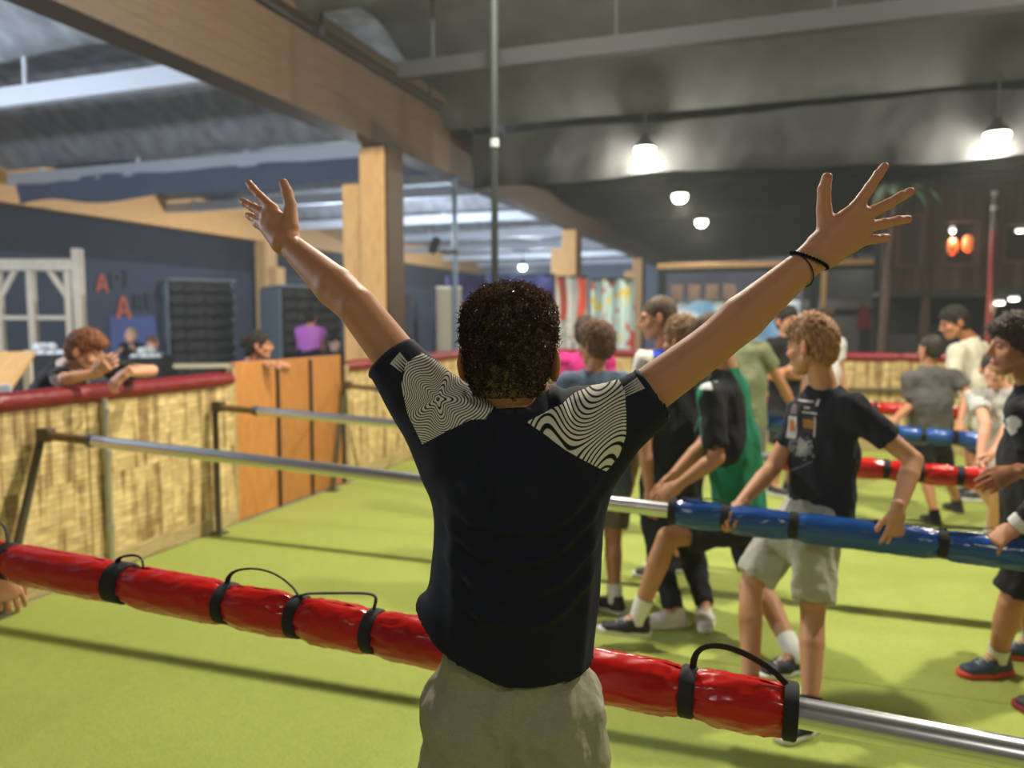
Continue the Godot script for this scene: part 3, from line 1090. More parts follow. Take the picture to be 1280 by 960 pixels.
# trainer: sole on y = 0, heel behind the origin, toe towards -z; [upper, sole, laces]
func shoe_parts() -> Array:
	if cache.has("shoe"): return cache.shoe
	var f := Fld.new(Vector3(-0.07, -0.01, -0.22), Vector3(0.07, 0.15, 0.1), 0.006)
	f.cone(Vector3(0, 0.035, 0.035), Vector3(0.0, 0.035, -0.06), Vector3.RIGHT, 0.036, 0.03, 0.046, 0.03, 0.01)
	f.cone(Vector3(0, 0.033, -0.06), Vector3(0.004, 0.03, -0.15), Vector3.RIGHT, 0.046, 0.03, 0.04, 0.022, 0.02)
	f.cone(Vector3(0, 0.04, 0.02), Vector3(0, 0.1, 0.02), Vector3.RIGHT, 0.036, 0.042, 0.032, 0.038, 0.02, false, true)
	f.cone(Vector3(0, 0.08, 0.0), Vector3(0, 0.052, -0.085), Vector3.RIGHT, 0.026, 0.02, 0.03, 0.016, 0.02)
	f.clip(Vector3(0, 0.012, 0), Vector3.DOWN)
	var u := Geo.new()
	f.into(u)
	var g := Fld.new(Vector3(-0.07, -0.02, -0.23), Vector3(0.07, 0.05, 0.1), 0.006)
	g.cone(Vector3(0, 0.014, 0.04), Vector3(0, 0.014, -0.06), Vector3.RIGHT, 0.04, 0.04, 0.05, 0.05, 0.01)
	g.cone(Vector3(0, 0.014, -0.06), Vector3(0.004, 0.014, -0.15), Vector3.RIGHT, 0.05, 0.05, 0.043, 0.043, 0.01)
	g.clip(Vector3(0, 0.0, 0), Vector3.DOWN)
	g.clip(Vector3(0, 0.026, 0), Vector3.UP)
	var s := Geo.new()
	g.into(s)
	var l := Geo.new()
	for i in 5:
		var z := -0.035 - i * 0.016
		var y := 0.0935 - i * 0.0075
		g_tube(l, [Vector3(-0.024, y - 0.008, z), Vector3(0, y, z - 0.004), Vector3(0.024, y - 0.008, z)], [0.0035, 0.0035, 0.0035], 5)
	cache.shoe = [u.mesh(), s.mesh(), l.mesh()]
	return cache.shoe

# ---------- people ----------
func basis_from(y: Vector3, z: Vector3) -> Basis:
	# y kept, z made square to it
	y = y.normalized()
	var x := y.cross(z).normalized()
	return Basis(x, y, x.cross(y))

func cloth_mat(c: Color, rough := 0.9) -> StandardMaterial3D:
	var m := mat(c, rough)
	m.normal_enabled = true
	m.normal_texture = cloth_bump()
	m.normal_scale = 0.5
	return tri(m, 3.0, false)

func cloth_bump() -> Texture2D:
	if not cache.has("cloth"): cache.cloth = bump_tex(0.015, 55, 12.0, 256, 3)
	return cache.cloth

func bounds(pts: Array, m: float) -> Array:
	var lo: Vector3 = pts[0]
	var hi: Vector3 = pts[0]
	for p in pts:
		lo = lo.min(p)
		hi = hi.max(p)
	return [lo - Vector3.ONE * m, hi + Vector3.ONE * m]

func skin_body(p: Dictionary, cell: float) -> Geo:
	var J: Dictionary = p.j
	var s: float = p.s
	var bb := bounds(J.values(), 0.14)
	var f := Fld.new(bb[0], bb[1], cell)
	var across: Vector3 = (J.shR - J.shL).normalized()
	var hips: Vector3 = (J.hpR - J.hpL).normalized()
	var hb: Basis = p.head
	var jaw: Vector3 = J.hd + hb * Vector3(0, -0.045, 0.018) * s
	f.cone(J.nk, jaw, across, 0.056 * s, 0.056 * s, 0.05 * s, 0.05 * s, 0.02)
	var mid: Vector3 = J.pv.lerp(J.nk, 0.55)
	f.cone(J.pv, mid, hips, 0.125 * s, 0.08 * s, 0.125 * s, 0.08 * s, 0.03)
	f.cone(mid, J.pv.lerp(J.nk, 0.86), across, 0.13 * s, 0.085 * s, 0.125 * s, 0.075 * s, 0.04)
	f.cone(J.shL, J.shR, Vector3.UP, 0.045 * s, 0.045 * s, 0.045 * s, 0.045 * s, 0.05)
	for e in ["L", "R"]:
		var sh: Vector3 = J["sh" + e]
		var el: Vector3 = J["el" + e]
		var wr: Vector3 = J["wr" + e]
		var w: float = s * (p.get("arm", 1.0) as float)
		f.cone(sh, el, across, 0.046 * w, 0.046 * w, 0.037 * w, 0.037 * w, 0.015)
		var m: Vector3 = el.lerp(wr, 0.3)
		f.cone(el, m, across, 0.036 * w, 0.036 * w, 0.039 * w, 0.038 * w, 0.005)
		f.cone(m, wr, across, 0.039 * w, 0.038 * w, 0.026 * s, 0.024 * s, 0.005)
		var hp: Vector3 = J["hp" + e]
		var kn: Vector3 = J["kn" + e]
		var an: Vector3 = J["an" + e]
		f.cone(hp, kn, hips, 0.078 * s, 0.08 * s, 0.05 * s, 0.05 * s, 0.03)
		var cf: Vector3 = kn.lerp(an, 0.32)
		f.cone(kn, cf, hips, 0.048 * s, 0.049 * s, 0.05 * s, 0.053 * s, 0.006)
		f.cone(cf, an, hips, 0.05 * s, 0.052 * s, 0.03 * s, 0.034 * s, 0.006)
		f.cone(an, an + (p.toes[0 if e == "L" else 1] as Vector3) * 0.1 * s - Vector3(0, 0.045, 0) * s, hips, 0.03 * s, 0.03 * s, 0.025 * s, 0.02 * s, 0.015)
	var g := Geo.new()
	f.into(g)
	while g.col.size() < g.v.size(): g.col.append(Color.WHITE)
	paste(g, head_geo(), Transform3D(hb.scaled(Vector3.ONE * s), J.hd))
	if not p.get("own_hands", false):
		for e in ["L", "R"]:
			var hnd: Array = p.hands[0 if e == "L" else 1]  # pose, finger direction, palm direction
			var b := basis_from(hnd[1], -(hnd[2] as Vector3))
			if e == "L": b.x = -b.x
			paste(g, hand_geo(hnd[0]), Transform3D(b.scaled(Vector3.ONE * s), J["wr" + e]))
	while g.col.size() < g.v.size(): g.col.append(Color.WHITE)
	return g

func shirt_geo(p: Dictionary, cell: float) -> Geo:
	var J: Dictionary = p.j
	var s: float = p.s
	var loose: float = p.get("loose", 1.0)
	var sl: float = p.get("sleeve", 0.55)
	var bb := bounds([J.shL, J.shR, J.pv, J.nk, J.shL.lerp(J.elL, minf(1.0, sl)), J.shR.lerp(J.elR, minf(1.0, sl)), J.elL if sl > 1.0 else J.shL, J.elR if sl > 1.0 else J.shR, J.elL.lerp(J.wrL, maxf(0.0, sl - 1.0)), J.elR.lerp(J.wrR, maxf(0.0, sl - 1.0)), J.hpL, J.hpR], 0.26)
	var f := Fld.new(bb[0], bb[1], cell)
	var across: Vector3 = (J.shR - J.shL).normalized()
	var hips: Vector3 = (J.hpR - J.hpL).normalized()
	var spine: Vector3 = (J.nk - J.pv).normalized()
	var hem: Vector3 = J.pv - spine * (p.get("hem", 0.06) as float) * s
	var mid: Vector3 = J.pv.lerp(J.nk, 0.5)
	f.cone(hem, mid, hips, 0.172 * s * loose, 0.118 * s * loose, 0.165 * s * loose, 0.112 * s * loose, 0.02, true)
	f.cone(mid, J.pv.lerp(J.nk, 0.84), across, 0.16 * s * loose, 0.108 * s * loose, 0.155 * s, 0.095 * s, 0.05)
	f.cone(J.shL, J.shR, Vector3.UP, 0.058 * s, 0.06 * s, 0.058 * s, 0.06 * s, 0.05)
	f.cone(J.nk - spine * 0.05 * s, J.nk + (J.hd - J.nk).normalized() * 0.012 * s, across, 0.085 * s, 0.07 * s, 0.066 * s, 0.066 * s, 0.03, false, true)
	for e in ["L", "R"]:
		var sh: Vector3 = J["sh" + e]
		var el: Vector3 = J["el" + e]
		var wr: Vector3 = J["wr" + e]
		if sl <= 1.0:
			f.cone(sh, sh.lerp(el, sl), across, 0.062 * s, 0.06 * s, 0.066 * s * loose, 0.06 * s * loose, 0.03, false, true)
		else:
			f.cone(sh, el, across, 0.062 * s, 0.06 * s, 0.053 * s, 0.053 * s, 0.03)
			f.cone(el, el.lerp(wr, sl - 1.0), across, 0.053 * s, 0.053 * s, 0.042 * s, 0.042 * s, 0.01, false, true)
	var g := Geo.new()
	f.into(g)
	# folds: long ripples that hang down the cloth
	var nz := noise(1.0, int(p.seed), 2)
	for i in g.v.size():
		var q := g.v[i]
		var d := nz.get_noise_3d(q.x * 9.0 + q.y * 2.0, q.y * 3.2, q.z * 9.0) * 0.012 + nz.get_noise_3d(q.x * 16.0, q.y * 9.0, q.z * 16.0 + 50.0) * 0.006
		g.v[i] = q + g.n[i] * d
	fix_normals(g)
	return g

func legwear_geo(p: Dictionary, cell: float) -> Geo:
	var J: Dictionary = p.j
	var s: float = p.s
	var long: bool = p.get("long", false)
	var bb := bounds([J.hpL, J.hpR, J.pv, J.knL, J.knR, J.anL if long else J.knL, J.anR if long else J.knR], 0.2)
	var f := Fld.new(bb[0], bb[1], cell)
	var hips: Vector3 = (J.hpR - J.hpL).normalized()
	var spine: Vector3 = (J.nk - J.pv).normalized()
	var mh: Vector3 = (J.hpL + J.hpR) * 0.5
	f.cone(mh, J.pv + spine * 0.05 * s, hips, 0.15 * s, 0.115 * s, 0.14 * s, 0.1 * s, 0.02, false, true)
	for e in ["L", "R"]:
		var hp: Vector3 = J["hp" + e]
		var kn: Vector3 = J["kn" + e]
		var an: Vector3 = J["an" + e]
		if long:
			f.cone(hp, kn, hips, 0.09 * s, 0.1 * s, 0.066 * s, 0.07 * s, 0.03)
			f.cone(kn, an, hips, 0.066 * s, 0.07 * s, 0.052 * s, 0.054 * s, 0.02, false, true)
		else:
			f.cone(hp, hp.lerp(kn, p.get("short", 0.82)), hips, 0.09 * s, 0.104 * s, 0.088 * s, 0.092 * s, 0.03, false, true)
	var g := Geo.new()
	f.into(g)
	var nz := noise(1.0, int(p.seed) + 40, 2)
	for i in g.v.size():
		var q := g.v[i]
		g.v[i] = q + g.n[i] * (nz.get_noise_3d(q.x * 12.0, q.y * 5.0, q.z * 12.0) * 0.01 + nz.get_noise_3d(q.x * 22.0, q.y * 14.0, q.z * 22.0) * 0.004)
	fix_normals(g)
	return g

func put_print(g: Geo, origin: Vector3, right: Vector3, up: Vector3, size: Vector2) -> void:
	# flat print: uv on the faces that look along right x up; the rest takes the texel in the corner
	var nrm := right.cross(up)
	g.uv.resize(g.v.size())
	for i in g.v.size():
		var q := g.v[i] - origin
		var u := q.dot(right) / size.x + 0.5
		var v := 0.5 - q.dot(up) / size.y
		if g.n[i].dot(nrm) > 0.0: g.uv[i] = Vector2(clampf(u, 0.002, 0.998), clampf(v, 0.002, 0.998))
		else: g.uv[i] = Vector2(0.004, 0.004)

func person(p: Dictionary) -> Node3D:
	var t := thing("person", p.label, "person", p.at, deg_to_rad(19.5), p.get("group", ""))
	var cell: float = p.get("cell", 0.015)
	var s: float = p.s
	var J: Dictionary = p.j
	var sk := mat(p.skin, 0.55)
	sk.vertex_color_use_as_albedo = true
	sk.subsurf_scatter_enabled = true
	sk.subsurf_scatter_strength = 0.05
	part("body", skin_body(p, cell).mesh(), sk, t)
	var hm := mat(p.hair[1], 0.65)
	hm.vertex_color_use_as_albedo = true
	if p.hair[0] != "":
		part("hair", hair_geo(p.hair[0]).mesh(), hm, t).transform = Transform3D((p.head as Basis).scaled(Vector3.ONE * s), J.hd)
	var sg := shirt_geo(p, cell)
	var sm: StandardMaterial3D = cloth_mat(p.shirt)
	if p.has("print"):
		sm = mat(Color.WHITE, 0.9)
		sm.albedo_texture = print_named(p.print[0])
		sm.texture_repeat = false
		put_print(sg, p.print[1], p.print[2], p.print[3], p.print[4])
	part("shirt", sg.mesh(), sm, t)
	if p.has("band"):
		var a: Vector3 = (J.wrL as Vector3).lerp(J.elL, 0.05)
		var b: Vector3 = (J.wrL as Vector3).lerp(J.elL, 0.22)
		part("wristband", tube([a, a.lerp(b, 0.1), a.lerp(b, 0.9), b], [0.031, 0.036, 0.038, 0.034], 16), mat(p.band, 0.95), t)
	part("trousers" if p.get("long", false) else "shorts", legwear_geo(p, cell).mesh(), cloth_mat(p.legs), t)
	for e in ["L", "R"]:
		var an: Vector3 = J["an" + e]
		var kn: Vector3 = J["kn" + e]
		var toe: Vector3 = p.toes[0 if e == "L" else 1]
		if not p.get("long", false) and p.has("sock"):
			var top := an.lerp(kn, p.get("sock_h", 0.25))
			part("sock", tube([an - Vector3(0, 0.03, 0) * s, an, an.lerp(top, 0.5), top, top], [0.04 * s, 0.041 * s, 0.043 * s, 0.046 * s, 0.04 * s], 16), mat(p.sock, 0.9), t)
		var sp := shoe_parts()
		var foot_up: Vector3 = p.ups[0 if e == "L" else 1]
		var b := basis_from(foot_up, -toe)
		var u := part("shoe", sp[0], mat(p.shoe, 0.6), t)
		u.transform = Transform3D(b.scaled(Vector3.ONE * s), an - b.y * 0.085 * s)
		part("sole", sp[1], mat(p.sole, 0.7), u)
		part("laces", sp[2], mat(p.get("lace", p.sole), 0.8), u)
	return t

# ---------- print on shirts ----------
func blank(w: int, h: int, c: Color) -> Image:
	var im := Image.create(w, h, false, Image.FORMAT_RGB8)
	im.fill(c)
	return im

func print_navy() -> Texture2D:
	var im := blank(170, 220, c8(22, 24, 38))
	var pale := c8(196, 190, 186)
	im.fill_rect(Rect2i(52, 40, 40, 4), pale)
	im.fill_rect(Rect2i(100, 36, 7, 13), pale)
	im.fill_rect(Rect2i(74, 52, 12, 5), pale)
	im.fill_rect(Rect2i(70, 62, 36, 4), pale)
	im.fill_rect(Rect2i(34, 52, 18, 20), c8(120, 104, 112))
	im.fill_rect(Rect2i(32, 76, 22, 44), c8(206, 200, 196))
	im.fill_rect(Rect2i(37, 84, 12, 22), c8(196, 120, 62))
	im.fill_rect(Rect2i(70, 70, 34, 34), c8(60, 54, 54))
	im.fill_rect(Rect2i(72, 78, 26, 16), c8(190, 132, 66))
	for k in 7: im.fill_rect(Rect2i(73 + k * 4, 80, 1, 12), c8(70, 44, 28))
	im.fill_rect(Rect2i(98, 70, 4, 40), pale)
	var n := noise(0.06, 4, 3)
	for y in range(112, 160):
		for x in range(36, 104):
			var d := Vector2((x - 70) / 34.0, (y - 136) / 24.0).length()
			if d + n.get_noise_2d(x, y) * 0.8 < 0.8: im.set_pixel(x, y, c8(104, 104, 106).lerp(c8(150, 148, 146), clampf(0.5 + n.get_noise_2d(x * 3, y * 3), 0, 1)))
	for k in 40: im.fill_rect(Rect2i(20 + k * 2, 196 - k, 3, 3), c8(110, 106, 110))
	return ImageTexture.create_from_image(im)

func print_green() -> Texture2D:
	var im := blank(140, 160, c8(20, 126, 90))
	for y in 160:
		for x in 140:
			# black shoulder panel and sleeve
			var d := Vector2((x - 70.0) / 25.0, (y - 52.0) / 46.0).length()
			if d < 1.0: im.set_pixel(x, y, c8(26, 27, 29))
	im.fill_rect(Rect2i(48, 14, 10, 11), c8(220, 220, 216))
	return ImageTexture.create_from_image(im)

func print_blue() -> Texture2D:
	var im := blank(100, 160, c8(34, 66, 190))
	for y in 160:
		for x in 100:
			if x < 44 - y * 0.06 + 8.0 * sin(y * 0.03): im.set_pixel(x, y, c8(226, 222, 208))
	im.fill_rect(Rect2i(0, 0, 3, 3), c8(34, 66, 190))
	return ImageTexture.create_from_image(im)

func print_emblem() -> Texture2D:
	var im := blank(100, 160, c8(26, 26, 28))
	for y in range(50, 74):
		for x in range(30, 60):
			var q := Vector2((absf(x - 45.0) - 5.0), y - 60.0)
			if (q - Vector2(2, -3)).length() < 5.5 or (q - Vector2(0, 4)).length() < 4.2: im.set_pixel(x, y, c8(226, 226, 224))
	for y in range(52, 57): im.set_pixel(45, y, c8(26, 26, 28))
	return ImageTexture.create_from_image(im)

func print_sleeve() -> Texture2D:
	var im := blank(120, 80, c8(30, 30, 33))
	for y in range(34, 80):
		for x in range(48, 84):
			if Vector2((x - 64.0) / 18.0, (y - 58.0) / 24.0).length() < 1.0: im.set_pixel(x, y, c8(214, 208, 212))
	return ImageTexture.create_from_image(im)

func print_named(which: String) -> Texture2D:
	match which:
		"print_navy": return print_navy()
		"print_green": return print_green()
		"print_blue": return print_blue()
		"print_emblem": return print_emblem()
	return print_sleeve()

# ---------- the cheering boy ----------
func shirt_print() -> Texture2D:
	# laid out flat on the shirt: 0.54 m wide, 0.65 m high, 400 x 480 units
	var W := 1000
	var H := 1200
	var navy := c8(15, 20, 40)
	var im := blank(W, H, navy)
	var left := PackedVector2Array([Vector2(502, 456), Vector2(521, 443), Vector2(548, 460), Vector2(612, 494), Vector2(618, 508), Vector2(607, 525), Vector2(588, 525), Vector2(557, 540), Vector2(525, 559), Vector2(505, 520), Vector2(497, 485)])
	var right := PackedVector2Array([Vector2(658, 527), Vector2(690, 512), Vector2(704, 506), Vector2(722, 494), Vector2(778, 474), Vector2(784, 490), Vector2(785, 545), Vector2(776, 572), Vector2(760, 592), Vector2(735, 578), Vector2(707, 562), Vector2(685, 545)])
	var n := noise(1.0, 12, 1)
	for poly in [left, right]:
		var lo := Vector2(9999, 9999)
		var hi := Vector2.ZERO
		for q in poly:
			lo = lo.min(q)
			hi = hi.max(q)
		for y in range(int((lo.y - 400) * 2.5), int((hi.y - 400) * 2.5)):
			for x in range(int((lo.x - 440) * 2.5), int((hi.x - 440) * 2.5)):
				var p := Vector2(x / 2.5 + 440.0, y / 2.5 + 400.0)
				if not Geometry2D.is_point_in_polygon(p, poly): continue
				var w := n.get_noise_2d(p.x * 0.009, p.y * 0.009)
				var f := w * 5.0 + p.y * 0.13 + p.x * 0.035 + 0.9 * sin(p.x * 0.06 + p.y * 0.02)
				if poly == left:
					var c := (p - Vector2(545, 500)).rotated(0.6)
					f = w * 4.0 + c.length() * 0.23 + 1.9 * cos(5.0 * c.angle()) * smoothstep(0.0, 30.0, c.length())
				var fr := f - floorf(f)
				var k := smoothstep(0.24, 0.34, fr) * (1.0 - smoothstep(0.92, 1.0, fr))
				im.set_pixel(x, y, c8(16, 16, 20).lerp(c8(226, 222, 208), k))
	# pale comb marks on the sleeves
	var pale := c8(200, 196, 182)
	var combs := [[Vector2(481, 457), Vector2(493, 442), Vector2(497, 468), Vector2(511, 459)], [Vector2(811, 486), Vector2(805, 471), Vector2(781, 499), Vector2(779, 487)]]
	for c in combs:
		for t in 5:
			var a0: Vector2 = c[0].lerp(c[1], t / 5.0)
			var a1: Vector2 = c[0].lerp(c[1], (t + 1) / 5.0)
			var b0: Vector2 = c[2].lerp(c[3], t / 5.0 + 0.02)
			var b1: Vector2 = c[2].lerp(c[3], t / 5.0 + 0.07)
			var poly := PackedVector2Array([a0, a1, b1, b0])
			var lo := a0.min(a1).min(b0).min(b1)
			var hi := a0.max(a1).max(b0).max(b1)
			for y in range(int((lo.y - 400) * 2.5), int((hi.y - 400) * 2.5) + 1):
				for x in range(int((lo.x - 440) * 2.5), int((hi.x - 440) * 2.5) + 1):
					if Geometry2D.is_point_in_polygon(Vector2(x / 2.5 + 440.0, y / 2.5 + 400.0), poly): im.set_pixel(x, y, pale)
	# tiny lettering beside the right comb
	for t in 5:
		im.fill_rect(Rect2i(int((809 + t * 1.1 - 440) * 2.5), int((469 + t * 2.6 - 400) * 2.5), 6, 3), pale)
		if t % 2 == 0: im.fill_rect(Rect2i(int((809 + t * 1.1 - 440) * 2.5), int((470.5 + t * 2.6 - 400) * 2.5), 2, 4), pale)
	return ImageTexture.create_from_image(im)

func subject() -> void:
	var p := subject_data()
	var J: Dictionary = p.j
	var mk := subject_marks()
	p.own_hands = true
	p.arm = 1.08
	var t := thing("person", p.label, "person", p.at, deg_to_rad(19.5))
	var s: float = p.s
	# skin, with both spread hands on finer grids
	var g := skin_body(p, 0.008)
	var hands := subject_hands()
	for h in 2:
		var all := []
		for chn in hands[h]: all.append_array(chn[0])
		all.append((J.wrR as Vector3).lerp(J.elR, 0.5) if h == 0 else (J.wrL as Vector3).lerp(J.elL, 0.5))
		var bb := bounds(all, 0.035)
		var f := Fld.new(bb[0], bb[1], 0.0026)
		var el: Vector3 = J.elR if h == 0 else J.elL
		var wr: Vector3 = J.wrR if h == 0 else J.wrL
		f.cone(wr.lerp(el, 0.42), wr, Vector3(0.5, 0.8, 0) if h == 0 else Vector3(0.7, -0.7, 0), 0.026, 0.025, 0.0285, 0.0235, 0.012)
		for chn in hands[h]:
			var pts: Array = chn[0]
			var r: Array = chn[1]
			for i in pts.size() - 1:
				var palm := i == 0
				f.cone(pts[i], pts[i + 1], Vector3(1, 0, 0), r[i] * (0.9 if palm else 1.0), r[i] * (0.8 if palm else 1.0), r[i + 1], r[i + 1], 0.014 if palm else 0.0035)
		f.into(g)
		while g.col.size() < g.v.size(): g.col.append(Color.WHITE)
	# finger nails and knuckles keep the skin's own tints
	for h in 2:
		for k in 5:
			var pts: Array = hands[h][k][0]
			var tip: Vector3 = pts[4]
			var up: Vector3 = (pts[4] - pts[3]).normalized()
			for i in g.v.size():
				var d := g.v[i] - tip
				if d.length_squared() < 0.0001 and g.n[i].z > 0.55 and absf(d.dot(up)) < 0.0065: g.col[i] = Color(1.0, 0.86, 0.82)
	var sk := mat(p.skin, 0.55)
	sk.metallic_specular = 0.4
	sk.vertex_color_use_as_albedo = true
	sk.subsurf_scatter_enabled = true
	sk.subsurf_scatter_strength = 0.06
	sk.normal_enabled = true
	sk.normal_texture = bump_tex(0.06, 66, 2.5)
	sk.normal_scale = 0.35
	tri(sk, 14.0, false)
	part("body", g.mesh(), sk, t)
	subject_hair(t, p)
	subject_shirt(t, p, mk)
	# shorts
	p.short = 0.9
	var f2 := legwear_geo(p, 0.0075)
	for i in f2.v.size():
		var q := f2.v[i]
		# slanting drape folds under the seat and a waistband gather
		var d := 0.006 * sin(q.x * 34.0 + q.y * 46.0) * smoothstep(0.9, 0.72, q.y) + 0.004 * sin(q.x * 70.0 - q.y * 30.0) * smoothstep(0.8, 0.66, q.y)
		d += 0.012 * exp(-pow((q.x - 0.0) / 0.012, 2.0)) * -1.0 * smoothstep(0.86, 0.76, q.y)
		f2.v[i] = q + f2.n[i] * d
	fix_normals(f2)
	var sm := mat(Color.WHITE, 0.95)
	sm.albedo_texture = noise_tex(0.3, 17, c8(138, 134, 116), c8(184, 180, 160), 256, 3)
	sm.normal_enabled = true
	sm.normal_texture = cloth_bump()
	sm.normal_scale = 0.7
	tri(sm, 5.0, false)
	var so := part("shorts", f2.mesh(), sm, t)
	var w: Array = mk.welt
	part("pocket_welt", draped(f2, w[0].x, w[1].x, w[1].y, w[0].y, 0.0025, -0.1), sm, so)
	part("back_seam", draped(f2, 0.0, 0.0025, 0.74, w[0].y + 0.03, 0.0015, 0.0), sm, so)
	for e in ["L", "R"]:
		var an: Vector3 = J["an" + e]
		var kn: Vector3 = J["kn" + e]
		part("sock", tube([an - Vector3(0, 0.03, 0), an, an.lerp(kn, 0.1), an.lerp(kn, 0.2)], [0.038, 0.039, 0.042, 0.044], 16), mat(p.sock, 0.9), t)
		var sp := shoe_parts()
		var u := part("shoe", sp[0], mat(p.shoe, 0.6), t)
		u.transform = Transform3D(Basis().scaled(Vector3.ONE * s), Vector3(an.x, 0.003, an.z))
		part("sole", sp[1], mat(p.sole, 0.7), u)
		part("laces", sp[2], mat(p.sole, 0.8), u)
	# wrist: thin cord and a string of beads
	var cord := Geo.new()
	var beads := Geo.new()
	for k in 2:
		var a: Vector3 = mk.wrist_cord[0] if k == 0 else mk.wrist_beads[0]
		var b: Vector3 = mk.wrist_cord[1] if k == 0 else mk.wrist_beads[1]
		var ax := (b - a).normalized()
		var u := ax.cross(Vector3(0, 0, 1)).normalized()
		var v := ax.cross(u)
		var tilt := 0.012
		if k == 0:
			var pts := []
			for i in 29:
				var an := TAU * i / 28.0
				pts.append(a + u * cos(an) * 0.0305 + v * sin(an) * 0.0265 + ax * tilt * cos(an + 2.0))
			var r := []
			for q in pts: r.append(0.0013)
			g_tube(cord, pts, r, 6, false)
		else:
			for i in 34:
				var an := TAU * i / 34.0
				var c := a + u * cos(an) * 0.031 + v * sin(an) * 0.027 + ax * tilt * cos(an)
				for y in 5:
					for x in 7:
						var d := Vector3(sin(PI * y / 4.0) * cos(TAU * x / 6.0), cos(PI * y / 4.0), sin(PI * y / 4.0) * sin(TAU * x / 6.0))
						beads.v.append(c + d * 0.0034)
						beads.n.append(d)
				var o := beads.v.size() - 35
				for y in 4:
					for x in 6:
						var q := o + y * 7 + x
						beads.ix.append_array([q, q + 1, q + 7, q + 1, q + 8, q + 7])
	part("wrist_cord", cord.mesh(), mat(c8(16, 14, 14), 0.7), t)
	part("bead_bracelet", beads.mesh(), mat(c8(54, 66, 78), 0.3), t)

func draped(src: Geo, x0: float, x1: float, y0: float, y1: float, lift: float, slant: float) -> ArrayMesh:
	# a thin strip that lies on the back of a garment
	var g := Geo.new()
	var nu := 10
	var nv := 4
	var zs := []
	for j in nv + 1:
		for i in nu + 1:
			var x := lerpf(x0, x1, float(i) / nu)
			var y := lerpf(y0, y1, float(j) / nv) - slant * (x - x0) * 1.0
			if slant < 0.0: y = lerpf(y0, y1, float(j) / nv) + 0.08 * (x - x0)
			var z := -1e9
			var sw := 0.0
			var sz := 0.0
			var nn := Vector3.ZERO
			for k in src.v.size():
				var q := src.v[k]
				if src.n[k].z < 0.1: continue
				var dx := q.x - x
				var dy := q.y - y
				var d2 := dx * dx + dy * dy
				if d2 < 0.0004:
					var w := 1.0 / (d2 + 1e-6)
					sw += w
					sz += w * q.z
					nn += src.n[k] * w
			z = sz / sw if sw > 0.0 else 0.0
			nn = nn.normalized() if sw > 0.0 else Vector3.BACK
			var edge := i == 0 or i == nu or j == 0 or j == nv
			g.v.append(Vector3(x, y, z) + nn * (lift if not edge else -0.002))
			g.n.append(nn)
			g.uv.append(Vector2(x, y))
	for j in nv:
		for i in nu:
			var k := j * (nu + 1) + i
			g.ix.append_array([k, k + nu + 1, k + 1, k + 1, k + nu + 1, k + nu + 2])
	return g.mesh()

